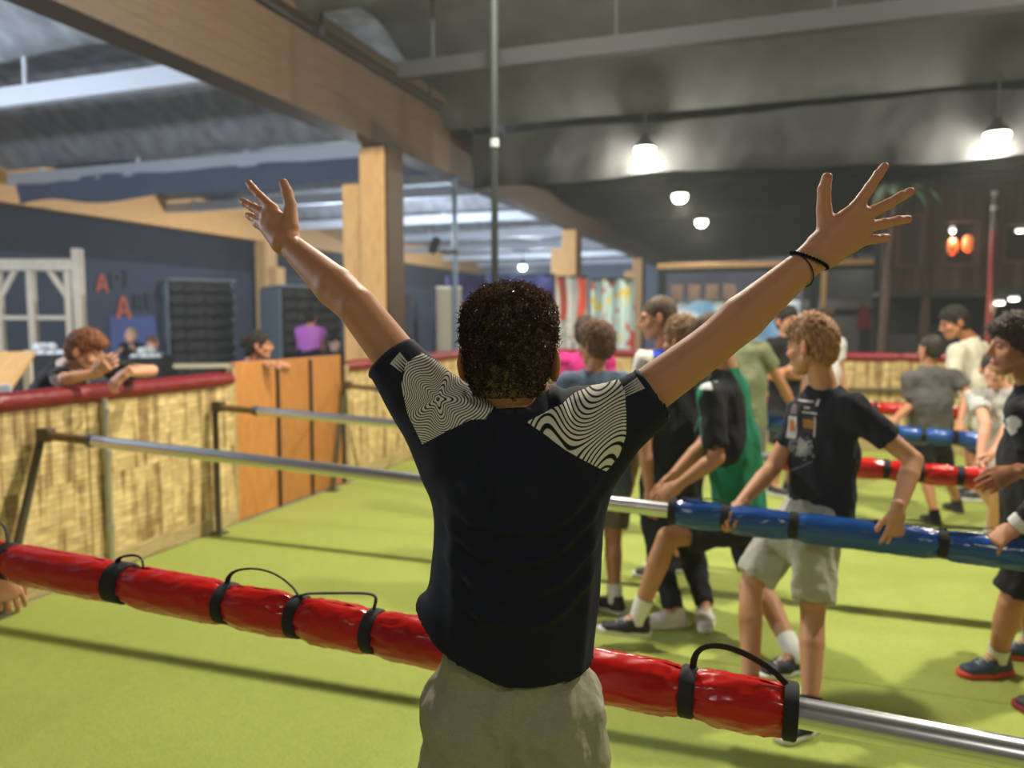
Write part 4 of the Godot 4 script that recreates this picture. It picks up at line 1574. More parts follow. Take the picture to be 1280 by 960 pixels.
func subject_shirt(t: Node3D, p: Dictionary, mk: Dictionary) -> void:
	var J: Dictionary = p.j
	var s: float = p.s
	var cell := 0.0068
	var bb := bounds([J.shL, J.shR, mk.hem, J.nk, mk.sleeves[0][1], mk.sleeves[1][1]], 0.09)
	bb[0].x = minf(bb[0].x, -0.25)
	bb[1].x = maxf(bb[1].x, 0.25)
	bb[0].z = -0.2
	bb[1].z = 0.2
	var f := Fld.new(bb[0], bb[1], cell)
	f.cone(mk.hem, mk.chest, Vector3.RIGHT, 0.155, 0.118, 0.152, 0.112, 0.02, true)
	f.cone(mk.chest, Vector3(mk.chest.x - 0.005, J.shL.y - 0.02, 0.0), Vector3.RIGHT, 0.152, 0.108, 0.135, 0.085, 0.03)
	f.cone(J.shL, J.shR, Vector3.UP, 0.05, 0.062, 0.05, 0.062, 0.05)
	for k in 2:
		var a: Vector3 = mk.sleeves[k][0]
		var b: Vector3 = mk.sleeves[k][1]
		var up := (b - a).cross(Vector3(0, 0, 1)).normalized()
		f.cone(a, b, up, 0.088, 0.07, 0.05 if k == 0 else 0.053, 0.052, 0.035, false, true)
	f.cone(J.nk - Vector3(0, 0.05, 0), J.nk + Vector3(0, 0.022, 0.0), Vector3.RIGHT, 0.085, 0.07, 0.061, 0.062, 0.03, false, true)
	var g := Geo.new()
	f.into(g)
	var nz := noise(1.0, 8, 2)
	for i in g.v.size():
		var q := g.v[i]
		var n := g.n[i]
		var x: float = q.x - mk.chest.x
		var d := nz.get_noise_3d(q.x * 8.0, q.y * 4.0, q.z * 8.0) * 0.007
		# cloth hanging in bows between the raised shoulders
		var y: float = q.y - mk.hem.y
		for bow in [[0.27, 0.030, 0.010], [0.22, 0.026, 0.013], [0.165, 0.03, 0.012], [0.11, 0.03, 0.010]]:
			var yc: float = bow[0] + 3.2 * x * x * (1.6 if x > 0 else 1.0)
			d += bow[2] * exp(-pow((y - yc) / (bow[1] * 0.45), 2.0)) * smoothstep(0.16, 0.08, absf(x))
		# pulls from the armpits to the hem
		var e := absf(x) - 0.105 - 0.06 * y
		d += 0.006 * exp(-pow(e / 0.012, 2.0)) * smoothstep(0.4, 0.2, y)
		d += 0.008 * exp(-pow((x + 0.09 - 0.35 * (0.2 - y)) / 0.014, 2.0)) * smoothstep(0.22, 0.1, y)
		# gathers where the sleeves meet the neck
		if y > 0.3: d += 0.0045 * sin(q.x * 150.0 + q.y * 60.0) * smoothstep(0.02, 0.06, absf(x - 0.005)) * smoothstep(0.12, 0.05, absf(x))
		# the hem swings out on the left
		g.v[i] = q + n * d * (1.0 - smoothstep(0.5, 0.8, absf(n.y)) * (1.0 if y < 0.05 else 0.0))
		var lowk := smoothstep(0.16, 0.0, y)
		g.v[i].y += lowk * (0.06 if x < 0.015 else 0.024) * pow(absf(x - 0.015) / 0.16, 2.2)
		if x < 0.0: g.v[i].x -= 0.018 * lowk * smoothstep(0.03, 0.15, -x)
	fix_normals(g)
	var sm := mat(Color.WHITE, 0.82)
	sm.albedo_texture = shirt_print()
	sm.texture_repeat = false
	sm.metallic_specular = 0.4
	put_print(g, mk.print_at, Vector3.RIGHT, Vector3.UP, Vector2(400, 480) * (1.30 / 961.0))
	part("shirt", g.mesh(), sm, t)
	for k in 2:  # stitched sleeve hems
		var ax: Vector3 = (mk.sleeves[k][1] - mk.sleeves[k][0]).normalized()
		var u := ax.cross(Vector3(0, 0, 1)).normalized()
		var v := ax.cross(u)
		var hp := []
		var hr := []
		for i in 33:
			var a := TAU * i / 32.0
			hp.append(mk.sleeves[k][1] - ax * 0.004 + u * cos(a) * (0.048 if k == 0 else 0.05) + v * sin(a) * 0.049)
			hr.append(0.0055)
		part("sleeve_hem", tube(hp, hr, 8, false), mat(c8(15, 20, 40), 0.82), t)
	# ribbed collar
	var pts := []
	var r := []
	for i in 33:
		var a := TAU * i / 32.0
		pts.append(J.nk + Vector3(sin(a) * 0.06, 0.02 + 0.008 * cos(a), cos(a) * 0.06))
		r.append(0.0075)
	part("collar", tube(pts, r, 8, false, 1.6), mat(c8(12, 16, 30), 0.85), t)

func subject_hair(t: Node3D, p: Dictionary) -> void:
	var s: float = p.s
	var f := Fld.new(Vector3(-0.12, -0.14, -0.15), Vector3(0.12, 0.17, 0.16), 0.005)
	f.ell(Vector3(0, 0.05, 0.015), Vector3(0.08, 0.08, 0.1), 0.01)
	f.ell(Vector3(0, 0.082, 0.0), Vector3(0.076, 0.052, 0.094), 0.03)
	f.ell(Vector3(0, -0.01, 0.045), Vector3(0.069, 0.075, 0.06), 0.03)
	f.cone(Vector3(0, -0.02, 0.06), Vector3(0, -0.085, 0.058), Vector3.RIGHT, 0.058, 0.04, 0.05, 0.03, 0.02)
	f.ell(Vector3(0, -0.06, -0.125), Vector3(0.1, 0.12, 0.12), 0.008, true)
	f.ell(Vector3(0.106, -0.045, 0.0), Vector3(0.043, 0.075, 0.048), 0.008, true)
	f.ell(Vector3(-0.106, -0.045, 0.0), Vector3(0.043, 0.075, 0.048), 0.008, true)
	f.clip(Vector3(0, -0.06, 0.1), Vector3(0, -1, 0))
	var g := Geo.new()
	f.into(g)
	var n1 := noise(1.0, 31, 3)
	for i in g.v.size():
		var q := g.v[i]
		var d := n1.get_noise_3d(q.x * 70.0, q.y * 70.0, q.z * 70.0)
		var k := smoothstep(-0.05, 0.03, q.y)
		g.v[i] = q + g.n[i] * d * lerpf(0.0012, 0.009, k)
		g.col.append(Color(0.26, 0.26, 0.26))
	fix_normals(g)
	# single curls: little rising coils rooted in the shell
	var rng := RandomNumberGenerator.new()
	rng.seed = 11
	var nv := g.v.size()
	var made := 0
	while made < 5200:
		var j := rng.randi_range(0, nv - 1)
		var o := g.v[j]
		var low := smoothstep(-0.09, 0.02, o.y)
		made += 1
		var n := g.n[j]
		var u := n.cross(Vector3(rng.randf_range(-1, 1), rng.randf_range(-1, 1), rng.randf_range(-1, 1))).normalized()
		var v := n.cross(u)
		var R := rng.randf_range(0.0028, 0.0062) * lerpf(0.45, 1.0, low)
		var rise := rng.randf_range(0.006, 0.016) * lerpf(0.2, 1.0, low)
		var turns := rng.randf_range(0.7, 1.5)
		var ph := rng.randf() * TAU
		var shade := rng.randf_range(0.55, 1.0)
		var tone := Color(shade, shade * rng.randf_range(0.9, 1.0), shade * rng.randf_range(0.82, 0.98))
		var th := rng.randf_range(0.0009, 0.0016)
		var b := g.v.size()
		for i in 10:
			var tt := i / 9.0
			var a := ph + tt * turns * TAU
			var c := o - n * 0.003 + u * (cos(a) - cos(ph)) * R + v * (sin(a) - sin(ph)) * R + n * rise * tt + u * rise * 0.6 * tt
			for q in 3:
				var w := TAU * q / 3.0
				var dd := (n * cos(w) + (u * cos(a) + v * sin(a)) * sin(w))
				g.v.append(c + dd * th * (1.0 - 0.5 * tt))
				g.n.append(dd)
				g.col.append(tone)
		for i in 9:
			for q in 3:
				var k0 := b + i * 3 + q
				var k1 := b + i * 3 + (q + 1) % 3
				g.ix.append_array([k0, k1, k0 + 3, k1, k1 + 3, k0 + 3])
	var hm := mat(p.hair[1], 0.42)
	hm.vertex_color_use_as_albedo = true
	part("hair", g.mesh(), hm, t).transform = Transform3D((p.head as Basis).scaled(Vector3.ONE * s), p.j.hd)

func subject_data() -> Dictionary:
	return {"label": "boy cheering with both arms raised, seen from behind in navy shirt and grey shorts", "at": Vector3(-0.461, 0, -1.301), "s": 0.950, "seed": 23, "cell": 0.009,
		"j": {"hd": Vector3(-0.003,1.457,0.020), "nk": Vector3(0.006,1.342,0.020), "shL": Vector3(-0.118,1.348,0.010), "shR": Vector3(0.135,1.321,0.010), "elL": Vector3(-0.290,1.554,-0.070), "wrL": Vector3(-0.455,1.685,-0.200), "elR": Vector3(0.352,1.485,0.020), "wrR": Vector3(0.534,1.648,0.030), "pv": Vector3(0.000,0.875,0.000), "hpL": Vector3(-0.084,0.804,0.000), "hpR": Vector3(0.090,0.804,0.000), "knL": Vector3(-0.103,0.339,0.020), "knR": Vector3(0.115,0.339,0.020), "anL": Vector3(-0.118,-0.082,0.000), "anR": Vector3(0.129,-0.082,0.000)},
		"head": basis_from(Vector3(0.000,1.000,0.000), Vector3(-0.105,-0.000,0.995)),
		"hands": [["relax", Vector3(-0.666,0.530,-0.524), Vector3(1.000,0.000,0.000)], ["relax", Vector3(0.744,0.667,0.041), Vector3(-1.000,-0.000,-0.000)]], "toes": [Vector3(0.000,0.000,-1.000), Vector3(0.000,0.000,-1.000)], "ups": [Vector3(0.000,1.000,0.000), Vector3(0.000,1.000,0.000)],
		"skin": c8(196,140,104), "hair": ["curly", c8(158,116,74)], "shirt": c8(10,14,26), "legs": c8(146,142,124), "shoe": c8(60,60,64), "sole": c8(220,220,215), "sock": c8(230,230,226)}

func subject_hands() -> Array:
	return [
		[[[Vector3(0.534,1.648,0.030), Vector3(0.548,1.683,0.025), Vector3(0.544,1.722,0.020), Vector3(0.543,1.756,0.020), Vector3(0.549,1.777,0.016)], [0.0210, 0.0165, 0.0125, 0.0108, 0.0092]],
		[[Vector3(0.539,1.660,0.030), Vector3(0.597,1.725,0.028), Vector3(0.622,1.759,0.020), Vector3(0.640,1.783,0.012), Vector3(0.653,1.798,0.006)], [0.0200, 0.0115, 0.0092, 0.0083, 0.0074]],
		[[Vector3(0.543,1.657,0.030), Vector3(0.613,1.711,0.030), Vector3(0.655,1.731,0.020), Vector3(0.682,1.746,0.012), Vector3(0.700,1.755,0.006)], [0.0200, 0.0118, 0.0092, 0.0084, 0.0075]],
		[[Vector3(0.548,1.649,0.030), Vector3(0.615,1.690,0.028), Vector3(0.650,1.698,0.020), Vector3(0.678,1.704,0.014), Vector3(0.697,1.707,0.008)], [0.0200, 0.0112, 0.0088, 0.0080, 0.0072]],
		[[Vector3(0.551,1.641,0.030), Vector3(0.612,1.669,0.025), Vector3(0.636,1.671,0.020), Vector3(0.649,1.673,0.016), Vector3(0.659,1.675,0.012)], [0.0200, 0.0105, 0.0078, 0.0074, 0.0066]],
		[[Vector3(0.581,1.707,0.024), Vector3(0.588,1.669,0.024)], [0.0140, 0.0140]]],
		[[[Vector3(-0.455,1.685,-0.200), Vector3(-0.448,1.719,-0.200), Vector3(-0.451,1.762,-0.210), Vector3(-0.457,1.789,-0.210), Vector3(-0.464,1.807,-0.212)], [0.0190, 0.0160, 0.0125, 0.0108, 0.0094]],
		[[Vector3(-0.458,1.695,-0.200), Vector3(-0.493,1.757,-0.230), Vector3(-0.527,1.788,-0.255), Vector3(-0.547,1.807,-0.270), Vector3(-0.557,1.819,-0.278)], [0.0200, 0.0125, 0.0092, 0.0083, 0.0074]],
		[[Vector3(-0.463,1.692,-0.200), Vector3(-0.507,1.745,-0.235), Vector3(-0.546,1.767,-0.265), Vector3(-0.566,1.777,-0.280), Vector3(-0.576,1.783,-0.288)], [0.0200, 0.0125, 0.0092, 0.0084, 0.0075]],
		[[Vector3(-0.466,1.689,-0.200), Vector3(-0.509,1.726,-0.230), Vector3(-0.537,1.740,-0.260), Vector3(-0.553,1.748,-0.275), Vector3(-0.562,1.752,-0.282)], [0.0200, 0.0120, 0.0088, 0.0080, 0.0072]],
		[[Vector3(-0.466,1.684,-0.200), Vector3(-0.503,1.714,-0.225), Vector3(-0.522,1.723,-0.245), Vector3(-0.534,1.729,-0.255), Vector3(-0.541,1.732,-0.262)], [0.0200, 0.0115, 0.0078, 0.0074, 0.0066]],
		[[Vector3(-0.476,1.734,-0.220), Vector3(-0.485,1.720,-0.220)], [0.0140, 0.0140]]]]

func subject_marks() -> Dictionary:
	return {"sleeves": [[Vector3(-0.086,1.306,0.010), Vector3(-0.222,1.461,-0.030)], [Vector3(0.107,1.303,0.010), Vector3(0.252,1.398,0.020)]], "hem": Vector3(-0.003,0.906,0.000), "chest": Vector3(0.017,1.242,0.010), "print_at": Vector3(0.000,1.206,0.100), "welt": [Vector3(0.014,0.898,0.120), Vector3(0.117,0.878,0.120)], "wrist_cord": [Vector3(0.501,1.616,0.030), Vector3(0.537,1.646,0.030)], "wrist_beads": [Vector3(0.517,1.633,0.030), Vector3(0.547,1.663,0.030)]}

func build_people() -> void:
	subject()
	person({"label": "boy in navy printed t-shirt and pale grey shorts leaning on the blue bar", "at": Vector3(0.155, 0, -3.322), "s": 0.930, "seed": 2, "cell": 0.011,
		"j": {"hd": Vector3(-0.070,1.423,0.040), "nk": Vector3(-0.014,1.255,0.040), "shL": Vector3(0.053,1.180,0.160), "shR": Vector3(-0.061,1.143,-0.060), "elL": Vector3(0.235,1.012,0.260), "wrL": Vector3(0.122,0.846,0.380), "elR": Vector3(-0.184,0.924,-0.040), "wrR": Vector3(-0.366,0.809,0.120), "pv": Vector3(0.000,0.750,0.000), "hpL": Vector3(-0.045,0.667,0.080), "hpR": Vector3(-0.129,0.640,-0.060), "knL": Vector3(-0.080,0.393,0.160), "knR": Vector3(-0.269,0.435,-0.020), "anL": Vector3(-0.140,0.079,0.316), "anR": Vector3(-0.322,0.079,0.186)},
		"head": basis_from(Vector3(-0.041,0.998,-0.056), Vector3(0.586,0.070,0.807)),
		"hands": [["relax", Vector3(-0.119,-0.990,0.079), Vector3(-0.099,-0.099,-0.990)], ["over", Vector3(-0.842,-0.351,0.409), Vector3(0.050,-0.994,0.099)]], "toes": [Vector3(-0.819,0.000,0.574), Vector3(-0.985,0.000,0.174)], "ups": [Vector3(0.000,1.000,0.000), Vector3(0.000,1.000,0.000)],
		"skin": c8(206,150,112), "hair": ["swept", c8(176,128,80)], "shirt": c8(22,24,38), "legs": c8(184,182,168), "shoe": c8(26,26,28), "sole": c8(226,224,218), "sock": c8(24,24,26), "sock_h": 0.13, "short": 0.86, "loose": 0.93, "sleeve": 0.6, "print": ["print_navy", Vector3(-0.090,1.075,0.080), Vector3(0.552,0.000,0.834), Vector3(0.000,1.000,0.000), Vector2(0.34,0.44)]})
	person({"label": "player in green and black jersey lunging with bare knee and white socks", "at": Vector3(-0.180, 0, -3.808), "s": 0.970, "seed": 3, "cell": 0.012,
		"j": {"hd": Vector3(-0.142,1.424,0.000), "nk": Vector3(-0.090,1.297,0.030), "pv": Vector3(0.000,0.606,0.000), "shL": Vector3(-0.199,1.186,0.170), "shR": Vector3(-0.049,1.174,-0.150), "elL": Vector3(-0.185,0.917,0.250), "wrL": Vector3(-0.366,0.790,0.270), "elR": Vector3(-0.181,0.937,0.000), "wrR": Vector3(-0.360,0.791,0.100), "hpL": Vector3(-0.066,0.574,0.100), "hpR": Vector3(0.036,0.533,-0.050), "knL": Vector3(-0.380,0.523,0.150), "anL": Vector3(-0.509,0.132,0.130), "knR": Vector3(0.081,0.265,0.100), "anR": Vector3(0.127,0.082,0.413)},
		"head": basis_from(Vector3(-0.397,0.906,-0.145), Vector3(0.852,0.423,0.310)),
		"hands": [["relax", Vector3(-0.800,-0.600,0.000), Vector3(0.303,-0.505,-0.808)], ["relax", Vector3(-0.707,-0.707,0.000), Vector3(0.303,-0.505,0.808)]], "toes": [Vector3(-0.988,0.119,0.099), Vector3(-0.944,0.000,0.330)], "ups": [Vector3(0.119,0.993,0.000), Vector3(0.000,1.000,0.000)],
		"skin": c8(192,136,98), "hair": ["crop", c8(96,66,40)], "shirt": c8(24,128,84), "legs": c8(24,24,26), "shoe": c8(30,31,36), "sole": c8(214,212,206), "sock": c8(232,232,228), "sock_h": 0.24, "short": 0.7, "loose": 1.05, "sleeve": 0.85, "print": ["print_green", Vector3(-0.145,0.943,0.150), Vector3(1.000,0.000,0.000), Vector3(0.000,1.000,0.000), Vector2(0.7,0.8)]})
	person({"label": "person in black t-shirt, black trousers and white trainers with light brown hair", "at": Vector3(-0.538, 0, -4.000), "s": 0.960, "seed": 4, "cell": 0.016,
		"j": {"hd": Vector3(0.043,1.415,0.000), "nk": Vector3(0.029,1.276,0.000), "shL": Vector3(-0.115,1.214,0.050), "shR": Vector3(0.187,1.193,-0.100), "pv": Vector3(0.000,0.564,0.000), "elL": Vector3(-0.156,0.885,0.100), "wrL": Vector3(-0.137,0.670,0.150), "elR": Vector3(0.203,0.859,-0.050), "hpL": Vector3(-0.066,0.487,0.000), "hpR": Vector3(0.077,0.487,0.000), "knL": Vector3(-0.055,0.268,0.050), "knR": Vector3(0.144,0.235,-0.050), "wrR": Vector3(0.129,0.648,-0.112), "anL": Vector3(-0.016,0.082,0.202), "anR": Vector3(0.155,0.082,0.129)},
		"head": basis_from(Vector3(0.000,1.000,0.000), Vector3(0.643,-0.000,0.766)),
		"hands": [["relax", Vector3(0.084,-0.971,0.226), Vector3(0.643,0.000,-0.766)], ["relax", Vector3(-0.317,-0.910,-0.266), Vector3(-0.643,-0.000,0.766)]], "toes": [Vector3(-0.985,0.000,0.174), Vector3(-0.174,0.000,0.985)], "ups": [Vector3(0.000,1.000,0.000), Vector3(0.000,1.000,0.000)],
		"skin": c8(196,140,104), "hair": ["wavy", c8(150,112,70)], "shirt": c8(22,22,24), "legs": c8(24,25,28), "shoe": c8(222,220,212), "sole": c8(232,228,218), "long": true, "sleeve": 0.7})
	person({"label": "boy with curly brown hair in slate blue t-shirt seen from behind", "at": Vector3(-0.916, 0, -4.046), "s": 0.930, "seed": 5, "cell": 0.016,
		"j": {"hd": Vector3(-0.037,1.393,0.000), "nk": Vector3(-0.044,1.247,0.000), "pv": Vector3(0.000,0.664,0.000), "elR": Vector3(0.205,0.905,0.000), "wrR": Vector3(0.189,0.632,-0.150), "shL": Vector3(-0.195,1.196,0.027), "elL": Vector3(-0.236,0.945,0.062), "wrL": Vector3(-0.253,0.741,-0.029), "hpL": Vector3(-0.078,0.608,0.014), "shR": Vector3(0.107,1.196,-0.027), "hpR": Vector3(0.078,0.608,-0.014), "anL": Vector3(-0.084,0.079,0.158), "knL": Vector3(-0.087,0.363,0.049), "anR": Vector3(0.052,0.079,0.191), "knR": Vector3(0.058,0.363,0.052)},
		"head": basis_from(Vector3(0.000,1.000,0.000), Vector3(0.574,-0.000,0.819)),
		"hands": [["relax", Vector3(-0.072,-0.910,-0.408), Vector3(0.985,0.000,-0.174)], ["relax", Vector3(-0.053,-0.875,-0.481), Vector3(-0.985,-0.000,0.174)]], "toes": [Vector3(-0.174,0.000,-0.985), Vector3(-0.643,0.000,-0.766)], "ups": [Vector3(0.000,1.000,0.000), Vector3(0.000,1.000,0.000)],
		"skin": c8(196,140,104), "hair": ["curly", c8(118,84,54)], "shirt": c8(88,108,132), "legs": c8(112,110,92), "shoe": c8(40,40,44), "sole": c8(216,214,208), "sock": c8(230,230,226), "sock_h": 0.2, "loose": 1.05})
	person({"label": "boy with shaved sides in royal blue shirt with white sleeves", "at": Vector3(-0.617, 0, -4.555), "s": 1.000, "seed": 6, "cell": 0.016,
		"j": {"hd": Vector3(-0.089,1.539,0.000), "nk": Vector3(-0.040,1.353,0.000), "pv": Vector3(0.000,0.680,0.000), "shL": Vector3(-0.181,1.294,0.120), "shR": Vector3(0.079,1.289,-0.150), "elL": Vector3(-0.233,1.002,0.100), "wrL": Vector3(-0.320,0.782,0.050), "hpL": Vector3(-0.042,0.620,0.074), "elR": Vector3(0.129,1.019,-0.178), "wrR": Vector3(0.043,0.799,-0.228), "hpR": Vector3(0.042,0.620,-0.074), "anL": Vector3(-0.050,0.088,0.087), "knL": Vector3(-0.081,0.374,0.060), "anR": Vector3(0.050,0.088,-0.087), "knR": Vector3(0.012,0.374,-0.100)},
		"head": basis_from(Vector3(-0.134,0.990,-0.036), Vector3(0.957,0.139,0.256)),
		"hands": [["relax", Vector3(-0.358,-0.910,-0.207), Vector3(0.500,0.000,-0.866)], ["relax", Vector3(-0.358,-0.910,-0.207), Vector3(-0.500,-0.000,0.866)]], "toes": [Vector3(-0.866,0.000,-0.500), Vector3(-0.866,0.000,-0.500)], "ups": [Vector3(0.000,1.000,0.000), Vector3(0.000,1.000,0.000)],
		"skin": c8(196,140,104), "hair": ["buzz", c8(92,70,52)], "shirt": c8(34,66,190), "legs": c8(40,40,46), "shoe": c8(40,40,42), "sole": c8(220,220,215), "sleeve": 0.75, "print": ["print_blue", Vector3(-0.135,1.210,0.100), Vector3(1.000,0.000,0.000), Vector3(0.000,1.000,0.000), Vector2(0.5,0.8)]})
	person({"label": "person in bright pink t-shirt half hidden behind the cheering boy", "at": Vector3(-1.364, 0, -5.246), "s": 0.920, "seed": 7, "cell": 0.016,
		"j": {"hd": Vector3(0.056,1.429,0.000), "pv": Vector3(0.000,0.625,0.000), "nk": Vector3(0.049,1.296,0.019), "shL": Vector3(-0.100,1.245,-0.008), "elL": Vector3(-0.150,0.997,0.012), "wrL": Vector3(-0.134,0.795,-0.079), "hpL": Vector3(-0.077,0.569,-0.014), "shR": Vector3(0.199,1.245,0.045), "elR": Vector3(0.239,0.997,0.080), "wrR": Vector3(0.255,0.795,-0.010), "hpR": Vector3(0.077,0.569,0.014), "anL": Vector3(-0.091,0.081,-0.016), "knL": Vector3(-0.077,0.345,-0.051), "anR": Vector3(0.091,0.081,0.016), "knR": Vector3(0.090,0.345,-0.021)},
		"head": basis_from(Vector3(0.000,1.000,0.000), Vector3(-0.342,-0.000,0.940)),
		"hands": [["relax", Vector3(0.072,-0.910,-0.408), Vector3(0.985,0.000,0.174)], ["relax", Vector3(0.072,-0.910,-0.408), Vector3(-0.985,-0.000,-0.174)]], "toes": [Vector3(0.174,0.000,-0.985), Vector3(0.174,0.000,-0.985)], "ups": [Vector3(0.000,1.000,0.000), Vector3(0.000,1.000,0.000)],
		"skin": c8(196,140,104), "hair": ["crop", c8(60,42,30)], "shirt": c8(214,48,132), "legs": c8(50,52,60), "shoe": c8(40,40,42), "sole": c8(220,220,215)})
	person({"label": "person in olive green t-shirt seen from behind beside the green jersey", "at": Vector3(-0.276, 0, -5.843), "s": 0.990, "seed": 8, "cell": 0.016,
		"j": {"hd": Vector3(-0.065,1.547,0.000), "nk": Vector3(-0.049,1.368,0.000), "pv": Vector3(0.000,0.799,0.000), "elR": Vector3(0.274,1.076,0.000), "wrR": Vector3(0.435,0.828,-0.100), "elL": Vector3(-0.286,1.005,0.000), "wrL": Vector3(-0.245,0.810,-0.150), "shL": Vector3(-0.207,1.313,-0.042), "hpL": Vector3(-0.081,0.739,-0.022), "shR": Vector3(0.109,1.313,0.042), "hpR": Vector3(0.081,0.739,0.022), "anL": Vector3(-0.096,0.087,-0.026), "knL": Vector3(-0.078,0.433,-0.062), "anR": Vector3(0.096,0.087,0.026), "knR": Vector3(0.099,0.433,-0.015)},
		"head": basis_from(Vector3(0.000,1.000,0.000), Vector3(0.342,-0.000,0.940)),
		"hands": [["relax", Vector3(0.166,-0.783,-0.600), Vector3(0.966,0.000,0.259)], ["over", Vector3(0.517,-0.794,-0.320), Vector3(-0.000,-1.000,-0.000)]], "toes": [Vector3(0.259,0.000,-0.966), Vector3(0.259,0.000,-0.966)], "ups": [Vector3(0.000,1.000,0.000), Vector3(0.000,1.000,0.000)],
		"skin": c8(196,140,104), "hair": ["crop", c8(88,62,40)], "shirt": c8(126,134,100), "legs": c8(120,120,118), "shoe": c8(40,40,42), "sole": c8(220,220,215), "loose": 1.05})
	person({"label": "dark-haired person in black top standing behind the navy boy's head", "at": Vector3(0.012, 0, -7.112), "s": 0.980, "seed": 9, "cell": 0.016,
		"j": {"hd": Vector3(0.006,1.516,0.000), "pv": Vector3(0.000,0.761,0.000), "elL": Vector3(0.094,1.050,0.100), "wrL": Vector3(-0.131,1.074,0.250), "elR": Vector3(-0.216,1.050,0.100), "wrR": Vector3(-0.065,1.115,0.250), "nk": Vector3(-0.001,1.374,-0.019), "shL": Vector3(0.139,1.320,-0.100), "hpL": Vector3(0.072,0.702,-0.042), "shR": Vector3(-0.141,1.320,0.062), "hpR": Vector3(-0.072,0.702,0.042), "anL": Vector3(0.085,0.086,-0.049), "knL": Vector3(0.098,0.414,-0.011), "anR": Vector3(-0.085,0.086,0.049), "knR": Vector3(-0.059,0.414,0.079)},
		"head": basis_from(Vector3(0.000,1.000,0.000), Vector3(-0.342,-0.000,-0.940)),
		"hands": [["relax", Vector3(-0.829,0.090,0.553), Vector3(-0.866,0.000,0.500)], ["relax", Vector3(0.679,0.291,0.674), Vector3(0.866,-0.000,-0.500)]], "toes": [Vector3(0.500,0.000,0.866), Vector3(0.500,0.000,0.866)], "ups": [Vector3(0.000,1.000,0.000), Vector3(0.000,1.000,0.000)],
		"skin": c8(196,140,104), "hair": ["crop", c8(34,28,24)], "shirt": c8(24,24,26), "legs": c8(40,42,50), "shoe": c8(40,40,42), "sole": c8(220,220,215)})
	person({"label": "person in white shirt glimpsed to the right of the navy boy's neck", "at": Vector3(0.343, 0, -7.547), "s": 0.970, "seed": 10, "cell": 0.016,
		"j": {"hd": Vector3(-0.011,1.508,0.000), "pv": Vector3(0.000,0.741,0.000), "nk": Vector3(-0.015,1.368,-0.020), "shL": Vector3(0.143,1.314,-0.047), "elL": Vector3(0.186,1.052,-0.085), "wrL": Vector3(0.203,0.839,0.011), "hpL": Vector3(0.081,0.683,-0.014), "shR": Vector3(-0.172,1.314,0.008), "elR": Vector3(-0.225,1.052,-0.012), "wrR": Vector3(-0.208,0.839,0.083), "hpR": Vector3(-0.081,0.683,0.014), "anL": Vector3(0.096,0.085,-0.017), "knL": Vector3(0.095,0.404,0.023), "anR": Vector3(-0.096,0.085,0.017), "knR": Vector3(-0.082,0.404,0.054)},
		"head": basis_from(Vector3(0.000,1.000,0.000), Vector3(-0.174,-0.000,-0.985)),
		"hands": [["relax", Vector3(0.072,-0.910,0.408), Vector3(-0.985,0.000,0.174)], ["relax", Vector3(0.072,-0.910,0.408), Vector3(0.985,-0.000,-0.174)]], "toes": [Vector3(0.174,0.000,0.985), Vector3(0.174,0.000,0.985)], "ups": [Vector3(0.000,1.000,0.000), Vector3(0.000,1.000,0.000)],
		"skin": c8(196,140,104), "hair": ["crop", c8(60,44,30)], "shirt": c8(226,226,224), "legs": c8(60,60,66), "shoe": c8(40,40,42), "sole": c8(220,220,215)})
	person({"label": "dark-haired boy in grey t-shirt and black shorts holding the far blue bar", "at": Vector3(1.067, 0, -6.531), "s": 0.860, "seed": 11, "cell": 0.016,
		"j": {"hd": Vector3(-0.030,1.308,0.000), "nk": Vector3(-0.030,1.181,0.000), "pv": Vector3(0.000,0.650,0.000), "shL": Vector3(-0.177,1.084,0.000), "shR": Vector3(0.161,1.108,0.000), "elL": Vector3(-0.168,0.877,0.000), "wrL": Vector3(-0.405,0.811,0.250), "elR": Vector3(0.228,0.991,0.050), "wrR": Vector3(0.103,0.781,0.200), "hpL": Vector3(-0.073,0.598,0.006), "hpR": Vector3(0.073,0.598,-0.006), "anL": Vector3(-0.006,0.073,0.121), "knL": Vector3(-0.043,0.356,0.030), "anR": Vector3(0.371,0.073,-0.241), "knR": Vector3(0.219,0.356,-0.158)},
		"head": basis_from(Vector3(0.000,1.000,0.000), Vector3(0.259,-0.000,0.966)),
		"hands": [["over", Vector3(-0.675,-0.187,0.714), Vector3(-0.000,-1.000,-0.000)], ["over", Vector3(-0.436,-0.732,0.523), Vector3(-0.000,-1.000,-0.000)]], "toes": [Vector3(-0.087,0.000,-0.996), Vector3(-0.087,0.000,-0.996)], "ups": [Vector3(0.000,1.000,0.000), Vector3(0.000,1.000,0.000)],
		"skin": c8(196,140,104), "hair": ["buzz", c8(52,42,34)], "shirt": c8(92,90,86), "legs": c8(26,26,28), "shoe": c8(28,26,24), "sole": c8(60,50,40), "sock": c8(26,26,26), "sock_h": 0.12, "loose": 1.15, "sleeve": 0.7})
